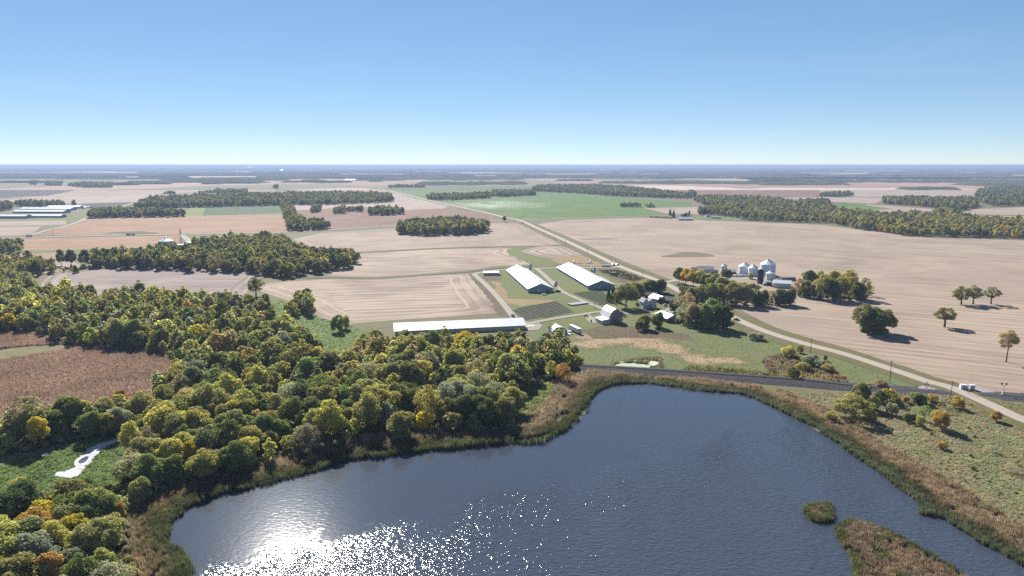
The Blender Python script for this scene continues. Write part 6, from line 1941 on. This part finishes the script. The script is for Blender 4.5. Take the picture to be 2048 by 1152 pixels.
p = at(358, 497); gable("brown_shed", "dark flat shed below the grain leg tower", "shed", (p[0], p[1] + 4), 1.57, 13, 9, 4.6, .9, DARK, m_plain("navy_wall", (.03, .035, .055), .6), None, .2)
p = at(351, 500); gable("machine_shed", "small pale shed in front of the dark flat shed", "shed", (p[0], p[1] + 1), 1.5, 6, 4, 2.4, 1.2, GALVY, WALLW, WALLW, .3)
p = at(377, 490); MB().lathe([(2.6, 0), (2.6, 3.4), (.4, 4.8), (.05, 4.9)], 16).build("wall", CORR, thing("grain_bin", "small grain bin beside the white gravel drive", "grain bin", (p[0], p[1] + 2, 0), 0, "round steel grain bins"))
# ------------------------------------------------------------------ white barns far left
for (x0, x1, ybase, Wb, wh, rs, lab) in ((57, 122, 435.5, 20, 4.0, 2.5, "nearest whole white barn of the far left row"), (-40, 52, 437, 20, 5.0, 2.5, "white barn with bluish wall cut by the left frame edge"), (24, 128, 426.5, 26, 4, 3.0, "long white barn behind the nearest one in the far left row"),
                                         (38, 142, 421, 26, 4, 3.0, "long white barn between the rearmost and the middle one, far left"), (92, 159, 417, 26, 4, 3.0, "rearmost white barn by the dark trees in the far left row")):
    a, b = np.array(at(x0, ybase)), np.array(at(x1, ybase))
    c = (a + b) / 2; L = b[0] - a[0]
    gable("poultry_barn", lab, "barn", (c[0], c[1] + Wb / 2), math.radians(88), L, Wb, wh, rs, WHITE, WALLBY, WALLB, .6, doors=[('f', 0, 0, 4, 3.2, TRIMW), ('r', 0, 1.2, L * .9, 1.6, m_plain("curtain_side", (.2, .22, .26), .7))], group="white barns at the far left")
p = at(168, 417); gable("farmhouse", "small white house beside the far left barns", "house", (p[0], p[1]), .4, 14, 8, 3, 2.5, WHITE, WALLW, WALLW, .4)
p = at(178, 416); gable("machine_shed", "low white shed at the end of the far left barns", "shed", (p[0], p[1]), 1.2, 16, 9, 3, 2, WHITE, WALLW, WALLW, .4)
# ------------------------------------------------------------------ other far buildings
for (x0, x1, y, Wb, wh, rs, roof, wall, lab) in ((1358, 1386, 441, 14, 3.0, 2.4, GALVY, WALLB, "long grey-roofed shed beside the far conifers"), (1412, 1420, 434.5, 9, 4, 2.6, m_plain("bluish_roof", (.30, .36, .46), .6), WALLW, "small white house right of the far grey shed"), (1363, 1374, 433, 9, 3.5, 2, SHINGLE, BRNW, "dark shed behind the far conifers"),
                                               (1425, 1441, 437, 8, 2.6, 1.4, GALVY, DARK, "low dark shelter at the far right farm's end"), (1553, 1578, 409.5, 18, 4.5, 4.5, m_plain("blue_roof_paint", (.07, .16, .42), .45), WALLW, "blue-roofed building among the far right woods"), (1848, 1862, 379.5, 14, 5, 4, WHITE, WALLW, "far white shed in the straw field on the right"),
                                               (1866, 1886, 379.5, 14, 5, 4, WHITE, WALLW, "longer far white shed in the straw field on the right"), (356, 367, 365.5, 22, 7, 4, WHITE, WALLW, "bright white far building on the pale orange field"), (397, 403, 386, 10, 4, 3, WHITE, WALLW, "white far house at the tree belt's end"),
                                               (433, 437, 381, 5, 10, 2, REDW, REDW, "far red tower among the trees above the belt"), (690, 712, 361, 16, 5, 3, GALVY, WALLW, "far pale shed near the horizon trees"), (493, 505, 336, 40, 14, 6, WHITE, WALLW, "white far building near the horizon, left of the mast"), (1200, 1240, 341, 60, 9, 6, WHITE, WALLW, "long white far building near the horizon"),
                                               (560, 566, 341, 40, 10, 5, WHITE, WALLW, "small white far building near the horizon"), (1600, 1606, 336, 60, 16, 6, WHITE, WALLW, "small white far building at the right horizon"), (345, 351, 334.5, 60, 14, 6, WHITE, WALLW, "tiny white far building at the left horizon"), (1305, 1312, 350, 30, 8, 5, WHITE, WALLW, "small white far building before the right forest")):
    a, b = np.array(at(x0, y)), np.array(at(x1, y))
    c = (a + b) / 2
    gable("far_barn" if "house" not in lab else "far_house", lab, "house" if "house" in lab else "building", (c[0], c[1] + Wb / 2), math.radians(90), abs(b[0] - a[0]), Wb, wh, rs, roof, wall, None, .5, doors=[('r', 0, .2, min(4, abs(b[0] - a[0]) * .3), min(3, wh * .7), DARK)])


# ------------------------------------------------------------------ masts, poles, signals
def mast(px, ybase, h, label):
    x, y = at(px, ybase)
    t = thing("radio_mast", label, "radio mast", (x, y, 0))
    m = MB()
    w = .8
    P3 = [(w * math.cos(a_), w * math.sin(a_)) for a_ in (0, 2.1, 4.2)]
    for q in P3: m.tube((*q, 0), (*q, h), .22, n=4)
    n = int(h / 3)
    for k in range(n):
        for i in range(3):
            q0, q1 = P3[i], P3[(i + 1) % 3]
            m.tube((*q0, h * k / n), (*q1, h * (k + 1) / n), .1, n=3)
    m.build("lattice", m_plain("mast_paint", (.42, .30, .28), .6), t)
    MB().tube((0, 0, h), (0, 0, h + 4), .12).build("antenna", STEEL, t)


mast(807.5, 378, 105, "tall thin radio mast beside the far gravel road")
mast(822, 360, 106, "fainter radio mast behind the tall one")


def pole(px, pb, ptop, label, arm=True):
    x, y = at(px, pb)
    h = (pb - ptop) * mpp(x, y)
    t = thing("utility_pole", label, "utility pole", (x, y, 0), .5, "utility poles along the gravel road")
    MB().tube((0, 0, -.3), (0, 0, h), .19, .13, 8).build("pole", WOODP, t)
    if arm:
        MB().box(-.06, .06, -1.2, 1.2, h - .7, h - .55).build("crossarm", WOODP, t)
        for q in (-1.1, 0, 1.1): MB().lathe([(.05, h - .54), (.08, h - .45), (.03, h - .35)], 6, 0, q).build("insulator", STEEL, t)


for (px, pb, pt, lab) in ((1901, 799, 761, "utility pole nearest the railway crossing"), (1779, 766, 719, "tall utility pole between crossing and the mid bushes"), (1621, 705, 676, "utility pole beside the railway corner bushes"), (1467, 648, 623, "utility pole beside the dark car"), (1357.5, 596.5, 573.5, "utility pole at the second gravel drive"),
                          (1285, 556, 540, "utility pole at the nursery rows"), (1222, 529.5, 513, "utility pole by the farm lane end"), (1174.5, 512.5, 496, "utility pole by the golden grass corner"), (1131.5, 492.5, 479, "utility pole by the small stubble corner"), (1109, 480.5, 471, "utility pole fourth from the crossroads"), (1087.5, 472.5, 463, "utility pole third from the crossroads"),
                          (1062, 458, 449, "utility pole second from the crossroads"), (1029, 445, 437, "utility pole at the crossroads"), (1189, 617, 603, "short utility pole beside the farm drive"), (107, 472, 458, "utility pole beside the far left road junction"), (761, 454, 441, "utility pole on the cross road by the dark clump")):
    pole(px, pb, pt, lab)
p = at(1942, 769.5)
t = thing("antenna_pole", "thin antenna pole behind the signal cabins", "antenna", (p[0], p[1], 0)); MB().tube((0, 0, 0), (0, 0, 5.5), .05, .03).build("mast", STEEL, t); MB().tube((-.4, 0, 5.0), (.4, 0, 5.0), .03).build("crossbar", STEEL, t)
for (px, py, sx, lab) in ((1926, 779, 1.5, "larger white railway signal cabin by the crossing"), (1943, 779.5, 1.1, "smaller white railway signal cabin by the crossing")):
    p = at(px, py)
    t = thing("signal_cabin", lab, "signal cabin", (p[0], p[1], .2), math.radians(-8))
    MB().box(-sx, sx, -.9, .9, .2, 2.3).build("wall", TRIMW, t)
    MB().ext_x([(-1.05, 2.31), (1.05, 2.31), (1.05, 2.4), (0, 2.62), (-1.05, 2.4)], -sx - .15, sx + .15).build("roof", TRIMW, t)
    MB().box(-sx * .3, sx * .3, -.95, -.89, .3, 2.0).build("door", m_plain("grey_door", (.4, .4, .42), .5), t)
    MB().box(-sx + .1, sx - .1, -.8, .8, 0, .19).build("base", CONC, t)


def signal_head(t, x, z, y=0):
    h_ = MB().lathe([(.3, 0), (.3, .12)], 14).build("signal_head", BLACK, t, (x, y, z)); h_.rotation_euler = (math.pi / 2, 0, 0)
    MB().lathe([(.12, .121), (.12, .16)], 10).build("lens", m_plain("dark_red_lens", (.15, .01, .01), .2), h_)


p = at(2005.5, 790)
t = thing("railway_signal", "white railway signal mast with two round black heads", "railway signal", (p[0], p[1], .2), math.radians(-10))
MB().tube((0, 0, 0), (0, 0, 4.6), .16, .14, 8).build("mast", TRIMW, t)
MB().box(-1.05, 1.05, -.06, .06, 4.6, 4.75).tube((-1.0, 0, 4.7), (-1.0, 0, 5.3), .06).tube((1.0, 0, 4.7), (1.0, 0, 5.3), .06).build("bracket", TRIMW, t)
for x in (-1.0, 1.0):
    MB().box(x - .38, x + .38, -.12, .12, 5.0, 5.8).build("backboard", BLACK, t)
    signal_head(t, x, 5.4, -.14)
MB().box(-.35, .35, -.25, .25, .3, 1.5).build("relay_box", TRIMW, t)
MB().box(-.6, .6, -.6, .6, 0, .29).build("base", CONC, t)
for (px, py, lab) in ((1852.5, 781, "crossing signal with crossbuck before the tracks"), (1936, 789, "crossing signal with crossbuck beyond the road")):
    p = at(px, py)
    t = thing("crossing_signal", lab, "crossing signal", (p[0], p[1], .2), math.radians(-35), "crossing signals")
    MB().tube((0, 0, 0), (0, 0, 4.4), .1, .08, 8).build("mast", STEEL, t)
    m = MB()
    for s_ in (-1, 1):
        c_, q_ = .65 * math.cos(math.pi / 4), .65 * math.sin(math.pi / 4)
        m.tube((-c_, -.1, 3.9 - s_ * q_), (c_, -.1, 3.9 + s_ * q_), .11, n=4)
    m.build("crossbuck", TRIMW, t)
    MB().box(-.8, .8, -.05, .05, 2.75, 2.85).build("crossarm", STEEL, t)
    for x in (-.6, .6): signal_head(t, x, 2.8, -.08)
    MB().box(-.25, .25, -.2, .2, .9, 1.5).build("gate_motor", STEEL, t)
    MB().box(-.4, .4, -.4, .4, 0, .15).build("base", CONC, t)


# ------------------------------------------------------------------ vehicles
def car(px, py, rz, paint, label, pickup=False, s=1.0):
    p = at(px, py)
    t = thing("pickup_truck" if pickup else "car", label, "pickup" if pickup else "car", (p[0], p[1], .36), rz)
    t.scale = (s, s, s)
    pm = m_plain("car_paint", paint, .3, .2, .05, .6, .5)
    if pickup: prof = [(-2.6, .45), (2.6, .45), (2.65, .95), (1.5, 1.1), (-2.6, 1.1)]
    else: prof = [(-2.2, .4), (2.2, .4), (2.25, .75), (1.2, .95), (-2.0, 1.0), (-2.25, .8)]
    MB().ext_y(prof, -.9, .9).build("body", pm, t)
    cab = [(-.4, 1.101), (1.4, 1.101), (.8, 1.8), (-.3, 1.8)] if pickup else [(-1.8, .99), (1.1, .96), (.4, 1.5), (-1.2, 1.5)]
    MB().ext_y(cab, -.78, .78).build("window", GLASS, t)
    (a_, b_) = (cab[3], cab[2])
    MB().box(a_[0], b_[0], -.76, .76, b_[1] + .002, b_[1] + .06).build("roof", pm, t)
    for x in (-1.4, 1.45):
        for y in (-.82, .82):
            w = MB().ext_y([(x + .36 * math.cos(k * math.pi / 6), .36 + .36 * math.sin(k * math.pi / 6)) for k in range(12)], y - .12, y + .12).build("wheel", RUBBER, t)
    for y in (-.6, .6): MB().box(2.2, 2.28, y - .2, y + .2, .62, .75).build("headlight", TRIMW, t)
    return t


car(1474, 642, math.radians(-62), (.03, .03, .05), "dark car driving on the gravel road past the roadside grove")
car(1459.5, 632.5, math.radians(-62), (.5, .5, .52), "pale car on the gravel road just behind the grove")
car(1026, 634.5, math.radians(110), (.10, .16, .26), "blue pickup parked at the end of the long front barn", True)
car(1242, 630, math.radians(-30), (.03, .035, .045), "dark pickup parked behind the gambrel barn", True, 1.1)
car(1247, 633.5, math.radians(-20), (.05, .04, .04), "dark car beside the pickup behind the gambrel barn")
car(1346, 631, math.radians(20), (.6, .6, .6), "white car parked behind the low garage")
car(1330, 612, math.radians(40), (.5, .5, .5), "pale car beside the reddish house")
p = at(1239, 637)
MB().box(-1.8, 1.8, -1, 1, .4, 1.9).build("box", TRIMW, thing("cargo_trailer", "small white cargo trailer beside the gambrel barn", "trailer", (p[0], p[1], 0), math.radians(-55)))
# tanker truck and truck on the cross road


def truck(px, py, rz, boxc, cabc, label, tank=False):
    p = at(px, py)
    t = thing("truck", label, "truck", (p[0], p[1], .4), rz)
    if tank: MB().ext_x([(1.25 * math.cos(math.pi * k / 6), 2.2 + 1.1 * math.sin(math.pi * k / 6)) for k in range(12)], -6, 4).build("tank", m_plain("tank_paint", boxc, .35), t)
    else: MB().box(-4, 1.6, -1.25, 1.25, 1.0, 3.6).build("box", m_plain("box_paint", boxc, .4), t)
    x0 = 4.3 if tank else 1.9
    MB().ext_y([(x0, .6), (x0 + 2.6, .6), (x0 + 2.6, 1.6), (x0 + 1.6, 1.8), (x0 + 1.3, 2.8), (x0, 2.8)], -1.15, 1.15).build("cab", m_plain("cab_paint", cabc, .35), t)
    MB().box(-6 if tank else -4, x0 + 2.4, -.5, .5, .6, .95).build("chassis", BLACK, t)
    for x in ((-5, -3.8, 3, x0 + 1.8) if tank else (-2.8, x0 + 1.6)):
        for y in (-1.0, 1.0): MB().ext_y([(x + .5 * math.cos(k * math.pi / 6), .5 + .5 * math.sin(k * math.pi / 6)) for k in range(12)], y - .15, y + .15).build("wheel", RUBBER, t)


truck(262, 470.6, math.radians(184), (.55, .58, .66), (.16, .20, .42), "blue and white tanker truck on the cross road", True)
truck(59, 474.6, math.radians(182), (.6, .62, .62), (.05, .07, .06), "truck at the far left road junction")
# house fence row beside the far farm

# ------------------------------------------------------------------ dust over the road and the haze
dm = bpy.data.materials.new("road_dust")
dm.use_nodes = True
dt = dm.node_tree
for n in list(dt.nodes):
    if n.type != 'OUTPUT_MATERIAL': dt.nodes.remove(n)
dv = dt.nodes.new("ShaderNodeVolumePrincipled")
dv.inputs['Color'].default_value = (0.95, 0.93, 0.90, 1)
dv.inputs['Anisotropy'].default_value = 0.3
d_tc = dt.nodes.new("ShaderNodeTexCoord")
d_no = dt.nodes.new("ShaderNodeTexNoise"); d_no.inputs['Scale'].default_value = 1.9; d_no.inputs['Detail'].default_value = 2; d_no.inputs['Distortion'].default_value = 0.8
d_le = dt.nodes.new("ShaderNodeVectorMath"); d_le.operation = 'LENGTH'
d_fa = dt.nodes.new("ShaderNodeMapRange"); d_fa.inputs[1].default_value = 1.0; d_fa.inputs[2].default_value = 0.1
d_nr = dt.nodes.new("ShaderNodeMapRange"); d_nr.inputs[1].default_value = 0.42; d_nr.inputs[2].default_value = 0.75; d_nr.inputs[4].default_value = 0.0105
d_mu = dt.nodes.new("ShaderNodeMath"); d_mu.operation = 'MULTIPLY'
dt.links.new(d_tc.outputs['Object'], d_no.inputs['Vector']); dt.links.new(d_tc.outputs['Object'], d_le.inputs[0])
dt.links.new(d_le.outputs['Value'], d_fa.inputs[0]); dt.links.new(d_no.outputs[0], d_nr.inputs[0])
dt.links.new(d_fa.outputs[0], d_mu.inputs[0]); dt.links.new(d_nr.outputs[0], d_mu.inputs[1]); dt.links.new(d_mu.outputs[0], dv.inputs['Density'])
dt.links.new(dv.outputs[0], dt.nodes["Material Output"].inputs['Volume'])
m = MB().lathe([(math.sin(math.pi * k / 8) * 1.0 + 1e-4, -math.cos(math.pi * k / 8)) for k in range(1, 8)], 16)
p = at(990, 421)
du = m.build("dust", dm, None, (p[0], p[1], 14), math.radians(-18))
du.scale = (150, 75, 13.5)
tag(du, "drifting white dust beside the gravel road over the green field", "dust", None, "stuff")

# ------------------------------------------------------------------ haze
hm = bpy.data.materials.new("haze_air")
hm.use_nodes = True
ht = hm.node_tree
for n in list(ht.nodes):
    if n.type != 'OUTPUT_MATERIAL': ht.nodes.remove(n)
pv = ht.nodes.new("ShaderNodeVolumePrincipled")
pv.inputs['Color'].default_value = (0.28, 0.36, 0.55, 1)
pv.inputs['Density'].default_value = 9.2e-5
pv.inputs['Anisotropy'].default_value = 0.15
ht.links.new(pv.outputs[0], ht.nodes["Material Output"].inputs['Volume'])
hz = MB().box(-88000, 88000, -800, 84000, -1.5, 112.5).build("haze", hm)
tag(hz, "thin blue autumn haze over the whole landscape", "haze", None, "stuff")
